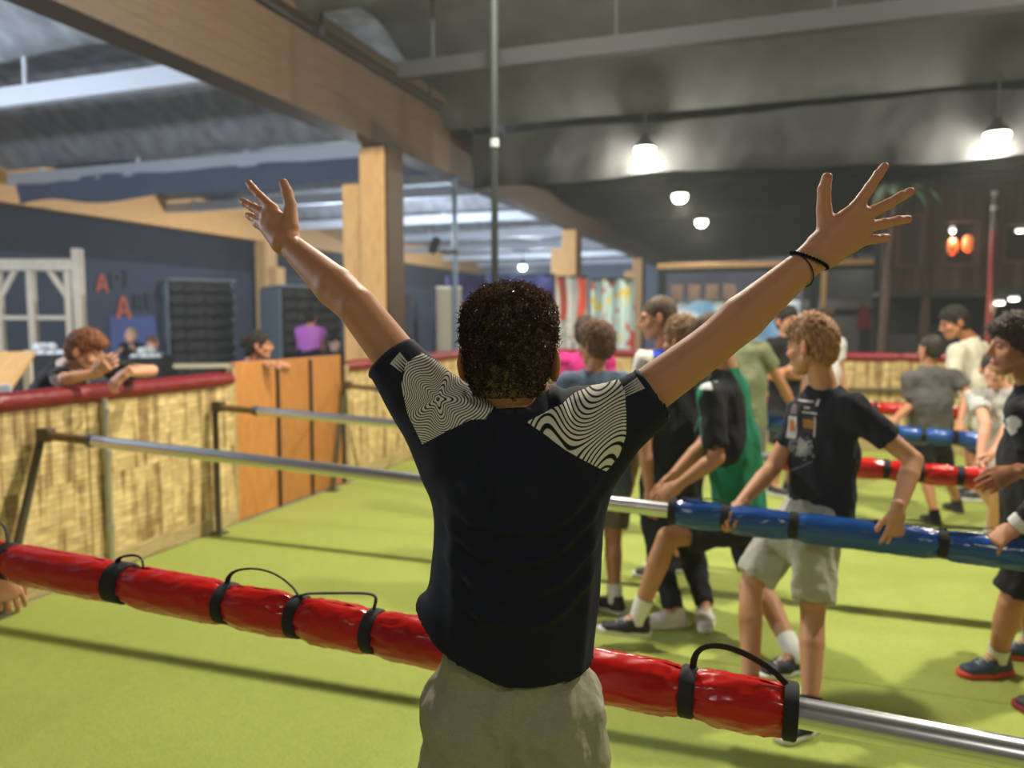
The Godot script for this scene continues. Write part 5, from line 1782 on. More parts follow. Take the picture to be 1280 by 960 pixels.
	person({"label": "black-haired man in cream t-shirt looking left behind the grey t-shirt boy", "at": Vector3(1.594, 0, -7.460), "s": 1.030, "seed": 12, "cell": 0.016,
		"j": {"hd": Vector3(-0.264,1.503,0.000), "nk": Vector3(-0.123,1.368,0.000), "pv": Vector3(0.000,0.681,0.000), "shL": Vector3(-0.291,1.278,0.100), "shR": Vector3(0.091,1.280,-0.200), "elL": Vector3(-0.343,0.935,0.150), "wrL": Vector3(-0.440,0.708,0.115), "hpL": Vector3(-0.030,0.619,0.082), "elR": Vector3(0.138,1.002,-0.238), "wrR": Vector3(0.041,0.775,-0.273), "hpR": Vector3(0.030,0.619,-0.082), "anL": Vector3(-0.035,0.091,0.097), "knL": Vector3(-0.071,0.375,0.075), "anR": Vector3(0.035,0.091,-0.097), "knR": Vector3(-0.006,0.375,-0.104)},
		"head": basis_from(Vector3(-0.255,0.966,-0.045), Vector3(0.951,0.259,0.168)),
		"hands": [["relax", Vector3(-0.389,-0.910,-0.142), Vector3(0.342,0.000,-0.940)], ["relax", Vector3(-0.389,-0.910,-0.142), Vector3(-0.342,-0.000,0.940)]], "toes": [Vector3(-0.940,0.000,-0.342), Vector3(-0.940,0.000,-0.342)], "ups": [Vector3(0.000,1.000,0.000), Vector3(0.000,1.000,0.000)],
		"skin": c8(176,118,84), "hair": ["crop", c8(30,25,22)], "shirt": c8(214,208,188), "legs": c8(40,40,44), "shoe": c8(40,40,42), "sole": c8(220,220,215), "loose": 1.1})
	person({"label": "girl in pale grey t-shirt crouching beside the black-shirted boy", "at": Vector3(1.418, 0, -5.806), "s": 0.920, "seed": 13, "cell": 0.016,
		"j": {"hd": Vector3(-0.131,1.208,0.000), "nk": Vector3(-0.066,1.072,0.000), "pv": Vector3(0.000,0.612,0.000), "knL": Vector3(-0.327,0.521,0.200), "knR": Vector3(-0.247,0.491,0.300), "elL": Vector3(-0.078,0.864,0.100), "wrL": Vector3(-0.285,0.683,0.250), "elR": Vector3(-0.263,0.871,0.150), "wrR": Vector3(-0.349,0.658,0.250), "shL": Vector3(0.058,1.021,0.087), "hpL": Vector3(0.064,0.557,0.045), "shR": Vector3(-0.191,1.021,-0.087), "hpR": Vector3(-0.064,0.557,-0.045), "anL": Vector3(0.075,0.081,0.053), "anR": Vector3(-0.075,0.081,-0.053)},
		"head": basis_from(Vector3(0.000,1.000,0.000), Vector3(0.423,-0.000,-0.906)),
		"hands": [["relax", Vector3(-0.661,-0.578,0.479), Vector3(-0.819,0.000,-0.574)], ["relax", Vector3(-0.341,-0.851,0.399), Vector3(0.819,-0.000,0.574)]], "toes": [Vector3(-0.574,0.000,0.819), Vector3(-0.574,0.000,0.819)], "ups": [Vector3(0.000,1.000,0.000), Vector3(0.000,1.000,0.000)],
		"skin": c8(214,160,132), "hair": ["tail", c8(52,36,28)], "shirt": c8(190,188,182), "legs": c8(196,190,178), "shoe": c8(220,220,216), "sole": c8(220,220,215), "sock": c8(220,220,216)})
	person({"label": "curly-haired boy in black t-shirt with white chest emblem at the right edge", "at": Vector3(1.018, 0, -3.755), "s": 0.970, "seed": 14, "cell": 0.012,
		"j": {"hd": Vector3(-0.113,1.417,0.000), "nk": Vector3(-0.041,1.257,0.000), "shL": Vector3(-0.162,1.152,0.130), "shR": Vector3(0.136,1.140,-0.200), "pv": Vector3(0.000,0.644,0.000), "elL": Vector3(-0.066,0.928,0.150), "wrL": Vector3(-0.241,0.935,0.220), "elR": Vector3(0.154,0.815,-0.200), "wrR": Vector3(0.106,0.656,-0.250), "knL": Vector3(-0.114,0.338,0.050), "knR": Vector3(0.081,0.281,-0.100), "hpL": Vector3(-0.021,0.585,0.080), "hpR": Vector3(0.021,0.585,-0.080), "anL": Vector3(-0.109,0.082,-0.022), "anR": Vector3(0.151,0.082,-0.181)},
		"head": basis_from(Vector3(0.000,1.000,0.000), Vector3(0.990,-0.000,0.139)),
		"hands": [["relax", Vector3(-0.919,-0.379,0.108), Vector3(0.105,-0.527,-0.843)], ["relax", Vector3(-0.278,-0.916,-0.289), Vector3(-0.259,-0.000,0.966)]], "toes": [Vector3(-0.985,0.000,0.174), Vector3(-0.996,0.000,-0.087)], "ups": [Vector3(0.000,1.000,0.000), Vector3(0.000,1.000,0.000)],
		"skin": c8(190,132,96), "hair": ["curly", c8(64,46,34)], "shirt": c8(26,26,28), "legs": c8(28,28,30), "shoe": c8(52,72,92), "sole": c8(226,84,60), "sock": c8(236,236,232), "sock_h": 0.16, "lace": c8(196,220,180), "loose": 1.05, "print": ["print_emblem", Vector3(-0.186,1.010,0.100), Vector3(0.800,0.000,0.600), Vector3(0.000,1.000,0.000), Vector2(0.5,0.8)]})
	person({"label": "person in black sweater with white wristband gripping the blue bar at the right edge", "at": Vector3(1.171, 0, -3.067), "s": 0.980, "seed": 15, "cell": 0.013,
		"j": {"hd": Vector3(-0.105,1.530,0.000), "nk": Vector3(-0.093,1.348,0.000), "pv": Vector3(0.000,0.762,0.000), "elL": Vector3(-0.269,0.966,-0.050), "wrL": Vector3(-0.387,0.807,-0.120), "shL": Vector3(-0.245,1.294,0.055), "hpL": Vector3(-0.078,0.703,0.028), "shR": Vector3(0.059,1.294,-0.055), "elR": Vector3(0.115,1.030,-0.044), "wrR": Vector3(0.082,0.814,-0.137), "hpR": Vector3(0.078,0.703,-0.028), "anL": Vector3(-0.057,0.083,-0.287), "knL": Vector3(-0.081,0.413,-0.166), "anR": Vector3(0.092,0.086,-0.034), "knR": Vector3(0.072,0.415,-0.068)},
		"head": basis_from(Vector3(0.000,1.000,0.000), Vector3(0.500,-0.000,0.866)),
		"hands": [["over", Vector3(-0.866,-0.487,0.108), Vector3(0.105,-0.943,-0.314)], ["relax", Vector3(-0.142,-0.910,-0.389), Vector3(-0.940,-0.000,0.342)]], "toes": [Vector3(-0.342,0.000,-0.940), Vector3(-0.342,0.000,-0.940)], "ups": [Vector3(0.000,1.000,0.000), Vector3(0.000,1.000,0.000)],
		"skin": c8(190,134,100), "hair": ["crop", c8(50,38,30)], "shirt": c8(26,27,30), "legs": c8(40,40,44), "shoe": c8(36,30,32), "sole": c8(150,40,40), "sleeve": 1.72, "band": c8(214,212,206)})
	person({"label": "person at the left edge with only a hand hanging below the red bar", "at": Vector3(-2.635, 0, -1.613), "s": 0.960, "seed": 16, "cell": 0.013,
		"j": {"hd": Vector3(0.047,1.430,0.000), "nk": Vector3(0.025,1.280,0.000), "pv": Vector3(0.000,0.714,0.000), "elR": Vector3(0.181,0.927,0.020), "wrR": Vector3(0.347,0.741,0.050), "shL": Vector3(-0.113,1.227,-0.079), "elL": Vector3(-0.169,0.968,-0.078), "wrL": Vector3(-0.121,0.757,-0.161), "hpL": Vector3(-0.071,0.656,-0.041), "shR": Vector3(0.162,1.227,0.079), "hpR": Vector3(0.071,0.656,0.041), "anL": Vector3(-0.083,0.084,-0.048), "knL": Vector3(-0.058,0.390,-0.078), "anR": Vector3(0.083,0.084,0.048), "knR": Vector3(0.096,0.390,0.011)},
		"head": basis_from(Vector3(0.000,1.000,0.000), Vector3(-0.500,-0.000,0.866)),
		"hands": [["relax", Vector3(0.207,-0.910,-0.358), Vector3(0.866,0.000,0.500)], ["relax", Vector3(0.330,-0.943,0.047), Vector3(-0.693,-0.198,-0.693)]], "toes": [Vector3(0.500,0.000,-0.866), Vector3(0.500,0.000,-0.866)], "ups": [Vector3(0.000,1.000,0.000), Vector3(0.000,1.000,0.000)],
		"skin": c8(206,152,116), "hair": ["crop", c8(60,44,30)], "shirt": c8(60,60,70), "legs": c8(50,50,60), "shoe": c8(40,40,42), "sole": c8(220,220,215)})
	person({"label": "red-haired boy in black t-shirt with white sleeves resting his arms on the left rail", "at": Vector3(-4.771, 0, -3.636), "s": 0.980, "seed": 17, "cell": 0.016,
		"j": {"hd": Vector3(0.693,1.336,0.350), "nk": Vector3(0.528,1.246,0.300), "pv": Vector3(0.000,0.688,0.000), "shR": Vector3(0.576,1.195,0.420), "shL": Vector3(0.502,1.207,0.080), "elR": Vector3(0.721,1.191,0.620), "wrR": Vector3(0.886,1.227,0.600), "elL": Vector3(1.069,1.221,0.300), "wrL": Vector3(1.041,1.224,0.560), "hpL": Vector3(-0.028,0.630,-0.078), "hpR": Vector3(0.028,0.630,0.078), "anL": Vector3(-0.034,0.086,-0.092), "knL": Vector3(0.006,0.378,-0.099), "anR": Vector3(0.034,0.086,0.092), "knR": Vector3(0.068,0.378,0.072)},
		"head": basis_from(Vector3(0.308,0.951,-0.027), Vector3(-0.947,0.309,0.083)),
		"hands": [["relax", Vector3(-0.704,-0.660,0.264), Vector3(0.218,-0.436,-0.873)], ["relax", Vector3(0.827,0.551,0.110), Vector3(0.105,0.314,-0.943)]], "toes": [Vector3(0.940,0.000,-0.342), Vector3(0.940,0.000,-0.342)], "ups": [Vector3(0.000,1.000,0.000), Vector3(0.000,1.000,0.000)],
		"skin": c8(222,164,128), "hair": ["fringe", c8(150,88,48)], "shirt": c8(30,30,33), "legs": c8(50,50,60), "shoe": c8(40,40,42), "sole": c8(220,220,215), "sleeve": 0.75, "print": ["print_sleeve", Vector3(0.644,1.193,0.520), Vector3(1.000,0.000,0.000), Vector3(0.000,1.000,0.000), Vector2(0.6,0.4)]})
	person({"label": "dark-haired person with tied hair resting folded arms on the plywood gate", "at": Vector3(-4.324, 0, -5.364), "s": 0.930, "seed": 18, "cell": 0.016,
		"j": {"hd": Vector3(0.199,1.319,0.150), "nk": Vector3(0.115,1.167,0.150), "pv": Vector3(0.000,0.578,0.000), "shR": Vector3(0.222,1.085,0.200), "shL": Vector3(0.021,1.121,0.150), "elL": Vector3(0.055,1.160,0.350), "wrL": Vector3(0.331,1.184,0.450), "elR": Vector3(0.434,1.150,0.200), "wrR": Vector3(0.316,1.194,0.400), "hpL": Vector3(-0.056,0.522,-0.056), "hpR": Vector3(0.056,0.522,0.056), "anL": Vector3(-0.066,0.082,-0.066), "knL": Vector3(-0.035,0.322,-0.087), "anR": Vector3(0.066,0.082,0.066), "knR": Vector3(0.087,0.322,0.035)},
		"head": basis_from(Vector3(0.000,1.000,0.000), Vector3(-0.966,-0.000,0.259)),
		"hands": [["relax", Vector3(0.999,0.050,0.000), Vector3(0.000,-1.000,0.000)], ["relax", Vector3(-0.981,0.000,0.196), Vector3(0.000,-1.000,0.000)]], "toes": [Vector3(0.707,0.000,-0.707), Vector3(0.707,0.000,-0.707)], "ups": [Vector3(0.000,1.000,0.000), Vector3(0.000,1.000,0.000)],
		"skin": c8(196,138,104), "hair": ["bun", c8(44,34,28)], "shirt": c8(28,28,30), "legs": c8(40,40,44), "shoe": c8(40,40,42), "sole": c8(220,220,215), "sleeve": 0.3})
	person({"label": "distant person in purple t-shirt and black trousers seen from behind", "at": Vector3(-6.411, 0, -9.399), "s": 0.990, "seed": 19, "cell": 0.030,
		"j": {"hd": Vector3(0.032,1.564,0.000), "pv": Vector3(0.000,1.142,0.000), "elR": Vector3(0.185,1.245,0.000), "elL": Vector3(-0.146,1.245,0.000), "nk": Vector3(0.032,1.421,0.020), "shL": Vector3(-0.131,1.366,0.020), "wrL": Vector3(-0.146,1.027,-0.099), "hpL": Vector3(-0.084,1.083,0.000), "shR": Vector3(0.195,1.366,0.020), "wrR": Vector3(0.185,1.027,-0.099), "hpR": Vector3(0.084,1.083,0.000), "anL": Vector3(-0.099,0.087,0.000), "knL": Vector3(-0.092,0.605,-0.040), "anR": Vector3(0.099,0.087,0.000), "knR": Vector3(0.092,0.605,-0.040)},
		"head": basis_from(Vector3(0.000,1.000,0.000), Vector3(-0.000,-0.000,1.000)),
		"hands": [["relax", Vector3(0.000,-0.910,-0.414), Vector3(1.000,0.000,0.000)], ["relax", Vector3(0.000,-0.910,-0.414), Vector3(-1.000,-0.000,-0.000)]], "toes": [Vector3(0.000,0.000,-1.000), Vector3(0.000,0.000,-1.000)], "ups": [Vector3(0.000,1.000,0.000), Vector3(0.000,1.000,0.000)],
		"skin": c8(196,140,104), "hair": ["crop", c8(34,28,26)], "shirt": c8(188,112,206), "legs": c8(30,30,34), "shoe": c8(40,40,42), "sole": c8(220,220,215), "long": true})
	person({"label": "distant pale person in black vest beside the black ball bin", "at": Vector3(-8.986, 0, -8.699), "s": 0.860, "seed": 20, "cell": 0.030,
		"j": {"hd": Vector3(0.017,1.310,0.000), "pv": Vector3(0.000,0.890,0.000), "elR": Vector3(-0.092,1.093,0.100), "wrR": Vector3(-0.089,1.051,0.200), "elL": Vector3(0.111,1.042,0.000), "wrL": Vector3(0.166,1.119,0.200), "nk": Vector3(0.021,1.185,-0.020), "shL": Vector3(0.162,1.138,-0.007), "hpL": Vector3(0.073,0.839,0.006), "shR": Vector3(-0.121,1.138,-0.032), "hpR": Vector3(-0.073,0.839,-0.006), "anL": Vector3(0.086,0.076,0.007), "knL": Vector3(0.076,0.477,0.041), "anR": Vector3(-0.086,0.076,-0.007), "knR": Vector3(-0.082,0.477,0.027)},
		"head": basis_from(Vector3(0.000,1.000,0.000), Vector3(0.174,-0.000,-0.985)),
		"hands": [["relax", Vector3(0.246,0.350,0.904), Vector3(-0.996,0.000,-0.087)], ["relax", Vector3(0.030,-0.386,0.922), Vector3(0.996,-0.000,0.087)]], "toes": [Vector3(-0.087,0.000,0.996), Vector3(-0.087,0.000,0.996)], "ups": [Vector3(0.000,1.000,0.000), Vector3(0.000,1.000,0.000)],
		"skin": c8(226,178,160), "hair": ["buzz", c8(200,170,140)], "shirt": c8(28,28,32), "legs": c8(90,96,110), "shoe": c8(40,40,42), "sole": c8(220,220,215)})
	person({"label": "distant child in grey-blue t-shirt sitting next to the one in the black vest", "at": Vector3(-8.381, 0, -8.489), "s": 0.800, "seed": 21, "cell": 0.030,
		"j": {"hd": Vector3(0.014,1.194,0.000), "pv": Vector3(0.000,0.834,0.000), "elR": Vector3(-0.108,0.947,0.000), "elL": Vector3(0.106,0.947,0.000), "nk": Vector3(0.017,1.078,-0.020), "shL": Vector3(0.147,1.034,0.003), "wrL": Vector3(0.092,0.771,0.079), "hpL": Vector3(0.067,0.786,0.012), "shR": Vector3(-0.113,1.034,-0.043), "wrR": Vector3(-0.122,0.771,0.079), "hpR": Vector3(-0.067,0.786,-0.012), "anL": Vector3(0.079,0.070,0.014), "knL": Vector3(0.067,0.448,0.044), "anR": Vector3(-0.079,0.070,-0.014), "knR": Vector3(-0.078,0.448,0.019)},
		"head": basis_from(Vector3(0.000,1.000,0.000), Vector3(0.174,-0.000,-0.985)),
		"hands": [["relax", Vector3(-0.072,-0.910,0.408), Vector3(-0.985,0.000,-0.174)], ["relax", Vector3(-0.072,-0.910,0.408), Vector3(0.985,-0.000,0.174)]], "toes": [Vector3(-0.174,0.000,0.985), Vector3(-0.174,0.000,0.985)], "ups": [Vector3(0.000,1.000,0.000), Vector3(0.000,1.000,0.000)],
		"skin": c8(222,170,156), "hair": ["crop", c8(120,84,64)], "shirt": c8(84,92,112), "legs": c8(120,110,120), "shoe": c8(40,40,42), "sole": c8(220,220,215)})
	person({"label": "distant person in dark clothes behind the gate rail, beside the purple shirt", "at": Vector3(-5.872, 0, -9.165), "s": 0.860, "seed": 22, "cell": 0.030,
		"j": {"hd": Vector3(0.030,1.212,0.000), "pv": Vector3(0.000,0.814,0.000), "nk": Vector3(0.020,1.087,-0.017), "shL": Vector3(0.143,1.040,-0.088), "elL": Vector3(0.167,0.807,-0.132), "wrL": Vector3(0.210,0.618,-0.058), "hpL": Vector3(0.063,0.762,-0.037), "shR": Vector3(-0.103,1.040,0.054), "elR": Vector3(-0.153,0.807,0.053), "wrR": Vector3(-0.110,0.618,0.127), "hpR": Vector3(-0.063,0.762,0.037), "anL": Vector3(0.074,0.076,-0.043), "knL": Vector3(0.086,0.439,-0.010), "anR": Vector3(-0.074,0.076,0.043), "knR": Vector3(-0.052,0.439,0.070)},
		"head": basis_from(Vector3(0.000,1.000,0.000), Vector3(-0.500,-0.000,-0.866)),
		"hands": [["relax", Vector3(0.207,-0.910,0.358), Vector3(-0.866,0.000,0.500)], ["relax", Vector3(0.207,-0.910,0.358), Vector3(0.866,-0.000,-0.500)]], "toes": [Vector3(0.500,0.000,0.866), Vector3(0.500,0.000,0.866)], "ups": [Vector3(0.000,1.000,0.000), Vector3(0.000,1.000,0.000)],
		"skin": c8(226,186,170), "hair": ["crop", c8(40,32,28)], "shirt": c8(30,32,38), "legs": c8(36,36,40), "shoe": c8(40,40,42), "sole": c8(220,220,215)})

# ---------- the hall on the left ----------
func build_left_hall() -> void:
	var pale := wood(c8(214, 204, 184), c8(184, 172, 150), 131, 0.7)
	var fr := thing("timber_frame", "bare pale timber frame with braces and a taller corner post", "frame", V(-9.56, 0, 7.75), deg_to_rad(19.5))
	part("top_beam", box(Vector3(1.75, 0.16, 0.14), 0.01), pale, fr, Vector3(-0.36, 2.27, 0))
	part("corner_post", box(Vector3(0.12, 2.49, 0.12), 0.01), pale, fr, Vector3(0.57, 1.245, 0.03))
	for x in [-0.09, 0.42, -0.54, -1.1]:
		part("post", box(Vector3(0.095, 2.19, 0.095), 0.008), pale, fr, Vector3(x, 1.095, 0))
	part("middle_rail", box(Vector3(1.6, 0.06, 0.06), 0.006), pale, fr, Vector3(-0.34, 1.56, -0.02))
	for b in [[Vector3(0.16, 2.2, 0), Vector3(0.42, 1.8, 0)], [Vector3(-0.3, 2.2, 0), Vector3(-0.54, 1.8, 0)], [Vector3(-0.84, 2.2, 0), Vector3(-1.1, 1.8, 0)]]:
		var d: Vector3 = b[1] - b[0]
		part("brace", box(Vector3(0.07, d.length(), 0.05), 0.006), pale, fr, (b[0] + b[1]) / 2, Vector3(0, 0, atan2(-d.x, d.y)))
	# bins with white balls
	var k := 0
	for b in [[-7.8, 6.36, 1.16, 0.62, "black bin heaped with white balls behind the red-haired boy's back"], [-7.45, 7.45, 1.08, 0.5, "smaller black bin with white balls right of the red-haired boy"]]:
		var t := thing("ball_bin", b[4], "bin", V(b[0], 0, b[1]), deg_to_rad(30))
		var w: float = b[3]
		for s in [-1, 1]:
			part("side_panel", box(Vector3(0.02, b[2], w), 0.004), M.black_paint, t, Vector3(s * w / 2, b[2] / 2, 0))
			part("front_panel", box(Vector3(w, b[2], 0.02), 0.004), M.black_paint, t, Vector3(0, b[2] / 2, s * w / 2))
		part("false_bottom", box(Vector3(w, 0.02, w), 0.0), M.black_paint, t, Vector3(0, b[2] - 0.08, 0))
		var ball := SphereMesh.new()
		ball.radius = 0.055
		ball.height = 0.11
		ball.radial_segments = 16
		ball.rings = 8
		for i in 12:
			var ang := i * 2.4
			var r: float = w * 0.36 * sqrt((i % 9) / 9.0)
			var o := part("play_ball", ball, mat(c8(206, 212, 216), 0.5), self, V(b[0], b[2] - 0.015 + (0.08 if i > 8 else 0.0), b[1]) + Vector3(cos(ang) * r, 0, sin(ang) * r))
			tag(o, "small white ball heaped in the %s black bin" % ["larger", "smaller"][k], "ball", "white balls in the %s bin" % ["larger", "smaller"][k])
		k += 1
	var ra := thing("plywood_ramp", "pale plywood ramp with white edge at the far left behind the rail", "ramp", V(-5.95, 0, 4.3), deg_to_rad(30))
	part("deck", box(Vector3(0.9, 0.03, 0.55), 0.004), M.ply, ra, Vector3(-0.15, 1.13, 0), Vector3(0.5, 0, 0.0))
	part("edge", box(Vector3(0.92, 0.08, 0.03), 0.004), M.beam_white, ra, Vector3(-0.15, 1.0, 0.26))
	for x in [-0.55, 0.25]:
		part("leg", box(Vector3(0.06, 1.0, 0.06), 0.005), pale, ra, Vector3(x, 0.5, 0.22))
		part("leg", box(Vector3(0.06, 1.2, 0.06), 0.005), pale, ra, Vector3(x, 0.6, -0.2))
	# film-wrapped stacks of mats
	var film := mat(c8(128, 140, 152), 0.35)
	film.normal_enabled = true
	film.normal_texture = bump_tex(0.05, 141, 14.0)
	tri(film, 1.2, false)
	var dark := mat(c8(50, 52, 54), 0.6)
	dark.normal_enabled = true
	dark.normal_texture = bump_tex(0.03, 142, 10.0)
	tri(dark, 1.0, false)
	for s in [[-9.0, 10.07, 1.25, 2.12, "tall stack of black mats in shiny film, left of the pale timber column"], [-7.35, 10.6, 1.15, 2.02, "tall stack of black mats in shiny film behind the purple shirt"]]:
		var t := thing("mat_stack", s[4], "mats", V(s[0], 0, s[1]), deg_to_rad(52), "wrapped stacks of mats")
		var n := 11
		for i in n:
			var hh: float = (s[3] - 0.12) / n
			part("mat", box(Vector3(0.95, hh - 0.004, s[2] + 0.02 * sin(i * 2.3)), 0.03), dark, t, Vector3(0.012 * sin(i * 1.7), 0.12 + hh * (i + 0.5), 0))
		part("pallet", box(Vector3(0.98, 0.11, s[2])), pale, t, Vector3(0, 0.055, 0))
		part("film_wrap", box(Vector3(0.03, s[3] - 0.14, s[2] + 0.03), 0.01), film, t, Vector3(-0.5, s[3] / 2 + 0.06, 0))
		part("film_top", box(Vector3(1.0, 0.05, s[2] + 0.05), 0.02), film, t, Vector3(0, s[3] + 0.02, 0))
	var be := thing("bench", "long cream bench top showing above the left rail", "bench", V(-7.6, 0, 8.6), deg_to_rad(30))
	part("seat", box(Vector3(1.0, 0.05, 0.4), 0.01), mat(c8(220, 208, 168), 0.6), be, Vector3(0, 0.9, 0))
	for x in [-0.4, 0.4]: part("leg", box(Vector3(0.06, 0.88, 0.34), 0.006), M.black_paint, be, Vector3(x, 0.44, 0))
	# painted letters on the slate wall
	var orange := mat(c8(170, 84, 64), 0.8)
	var letters := [["A", 2.27, 12.17, 1, "orange letter A in the upper row of the wall lettering"], ["P", 2.33, 12.5, 0, "black letter P in the upper row of the wall lettering"], ["I", 2.38, 12.8, 0, "black letter I in the upper row of the wall lettering"], ["A", 1.78, 12.69, 2, "larger orange letter A in the lower row of the wall lettering"], ["R", 1.9, 13.08, 0, "black letter R in the lower row of the wall lettering"], ["E", 1.94, 13.4, 0, "black letter E in the lower row of the wall lettering"]]
	for l in letters:
		var o := part("wall_letter", text_mesh(l[0], 0.5 if l[3] < 2 else 0.64, 0.03), M.black_paint if l[3] == 0 else orange, self, V(-13.24, l[1], l[2]), Vector3(0, PI / 2, 0))
		tag(o, l[4], "letter", "letters painted on the slate wall")
	var bn := part("wall_banner", box(Vector3(0.02, 1.2, 1.25), 0.003), mat(c8(70, 80, 122), 0.8), self, V(-13.25, 1.0, 12.95))
	tag(bn, "blue panel on the slate wall under the lettering", "panel")
	# grey-blue pole with a spotlight
	var po := thing("roof_pole", "thin grey-blue pole under the big beam behind the left upper arm", "pole", V(-4.5, 0, 10.25))
	part("shaft", tube([Vector3.ZERO, Vector3(0, 3.56, 0)], 0.038, 14), M.grey_blue_paint, po)
	part("base_plate", box(Vector3(0.18, 0.015, 0.18)), M.grey_blue_paint, po, Vector3(0, 0.008, 0))
	part("top_plate", box(Vector3(0.16, 0.015, 0.16)), M.grey_blue_paint, po, Vector3(0, 3.545, 0))
	var sp := thing("stage_spotlight", "small black spotlight clamped to the grey-blue pole", "spotlight", V(-4.5, 2.5, 10.25), deg_to_rad(19.5))
	part("arm", tube([Vector3(0, 0, 0.04), Vector3(-0.3, 0.02, 0.04)], 0.014, 8), M.black_paint, sp)
	part("can", tube([Vector3(-0.34, 0.0, 0.0), Vector3(-0.26, 0.16, 0.05), Vector3(-0.24, 0.2, 0.06)], [0.06, 0.065, 0.05], 14), M.black_paint, sp)
	part("clamp", tube([Vector3(0, -0.04, 0), Vector3(0, 0.04, 0)], 0.05, 12), M.black_paint, sp)
	# cloth band hanging across the left hall
	var db := thing("drape", "grey-blue cloth band hanging under the white tie beam in the left hall", "drape", V(-8.6, 3.42, 9.85))
	part("cloth", hanging(-3.9, 3.85, 0.44, 0.34, 7), M.drape_blue, db)
	# dark sacks and a pale board beside the column
	var sack := mat(c8(44, 54, 70), 0.35)
	sack.normal_enabled = true
	sack.normal_texture = bump_tex(0.04, 151, 12.0)
	tri(sack, 1.5, false)
	for s in [[-5.55, 10.75, "left dark shiny sack standing right of the timber column", 1.92], [-5.05, 11.15, "right dark shiny sack standing beside the pale board", 1.85]]:
		var t := thing("sack", s[2], "sack", V(s[0], 0, s[1]), 0.4, "dark sacks beside the column")
		part("bag", tube([Vector3(0, 0.0, 0), Vector3(0, 0.1, 0), Vector3(0.02, 0.7, 0), Vector3(-0.02, 1.3, 0), Vector3(0, s[3] - 0.12, 0), Vector3(0, s[3], 0)], [0.14, 0.2, 0.21, 0.2, 0.17, 0.06], 18), sack, t)
		part("tie", tube([Vector3(0, s[3] - 0.07, 0), Vector3(0, s[3] - 0.03, 0)], 0.1, 14), M.black_paint, t)
	var bo := thing("pale_board", "upright pale grey board leaning right of the dark sacks", "board", V(-4.8, 0, 10.7), deg_to_rad(28))
	part("panel", box(Vector3(0.38, 2.0, 0.03), 0.006), mat(c8(150, 146, 132), 0.8), bo, Vector3(0, 1.0, 0), Vector3(-0.04, 0, 0))
	part("edge_strip", box(Vector3(0.4, 0.04, 0.05), 0.006), M.galv, bo, Vector3(0, 2.02, -0.08))

func hanging(x0: float, x1: float, top: float, drop: float, sd: int) -> ArrayMesh:
	# cloth with soft folds, a sagging lower edge and a real thickness
	var g := Geo.new()
	var n := int((x1 - x0) / 0.12)
	var nz := noise(1.0, sd, 2)
	for face in 2:
		var b := g.v.size()
		for j in 7:
			for i in n + 1:
				var x := lerpf(x0, x1, float(i) / n)
				var e := j / 6.0
				var sag := nz.get_noise_2d(x * 0.35, 9.0) * 0.16
				var wob := nz.get_noise_2d(x * 1.3, e * 0.8) * 0.07
				g.v.append(Vector3(x, top + sag * 0.4 - (drop + sag) * e, wob + (0.012 if face == 0 else 0.0)))
				g.n.append(Vector3(0, 0, 1 if face == 0 else -1))
				g.uv.append(Vector2(x, e))
		for j in 6:
			for i in n:
				var k := b + j * (n + 1) + i
				g.ix.append_array([k, k + 1, k + n + 1, k + 1, k + n + 2, k + n + 1])
	fix_normals(g)
	return g.mesh()

# ---------- beyond the far board ----------
func cloth_print(kind: int) -> StandardMaterial3D:
	var W := 64
	var H := 128
	var im := blank(W, H, c8(72, 58, 130))
	var n := noise(1.0, 200 + kind, 3)
	for y in H:
		for x in W:
			var u := float(x) / W
			var v := float(y) / H
			var w := n.get_noise_2d(u * 3.0, v * 4.0)
			var c: Color
			if kind == 0:
				c = c8(46, 42, 84).lerp(c8(86, 70, 140), clampf(0.5 + w, 0, 1))
				if Vector2(u - 0.75, (v - 0.45) * 2.0).length() + w * 0.2 < 0.2: c = c8(214, 120, 86)
			elif kind == 1:
				c = c8(70, 60, 140).lerp(c8(96, 92, 176), clampf(0.5 + w * 1.4, 0, 1))
				if v < 0.12: c = c8(110, 116, 190)
			elif kind == 2:
				c = c8(226, 226, 216)
				if absf(u - 0.12 - 0.1 * sin(v * 6.0)) < 0.13 and v < 0.42: c = c8(212, 100, 76)
				if absf(u - 0.78 - 0.05 * sin(v * 9.0)) < 0.12 and v < 0.5: c = c8(226, 90, 56)
				if absf(w) < 0.03 and v > 0.4: c = c8(60, 60, 66)
			elif kind == 3:
				c = c8(168, 206, 206).lerp(c8(214, 228, 214), 0.5 + 0.5 * sin(u * 46.0))
				if w > 0.34: c = c8(214, 80, 66)
				elif w < -0.36: c = c8(222, 200, 90)
				elif v > 0.7 and n.get_noise_2d(u * 5.0, v * 5.0 + 20.0) > 0.0: c = c8(130, 160, 100)
			else:
				c = c8(120, 168, 208).lerp(c8(214, 226, 232), clampf(w * 2.0 + 0.3, 0, 1))
				if v > 0.62 - 0.25 * sin(u * 3.4 + 0.4): c = c8(98, 126, 84)
			im.set_pixel(x, y, c)
	var m := mat(Color.WHITE, 0.85)
	m.albedo_texture = ImageTexture.create_from_image(im)
	return m

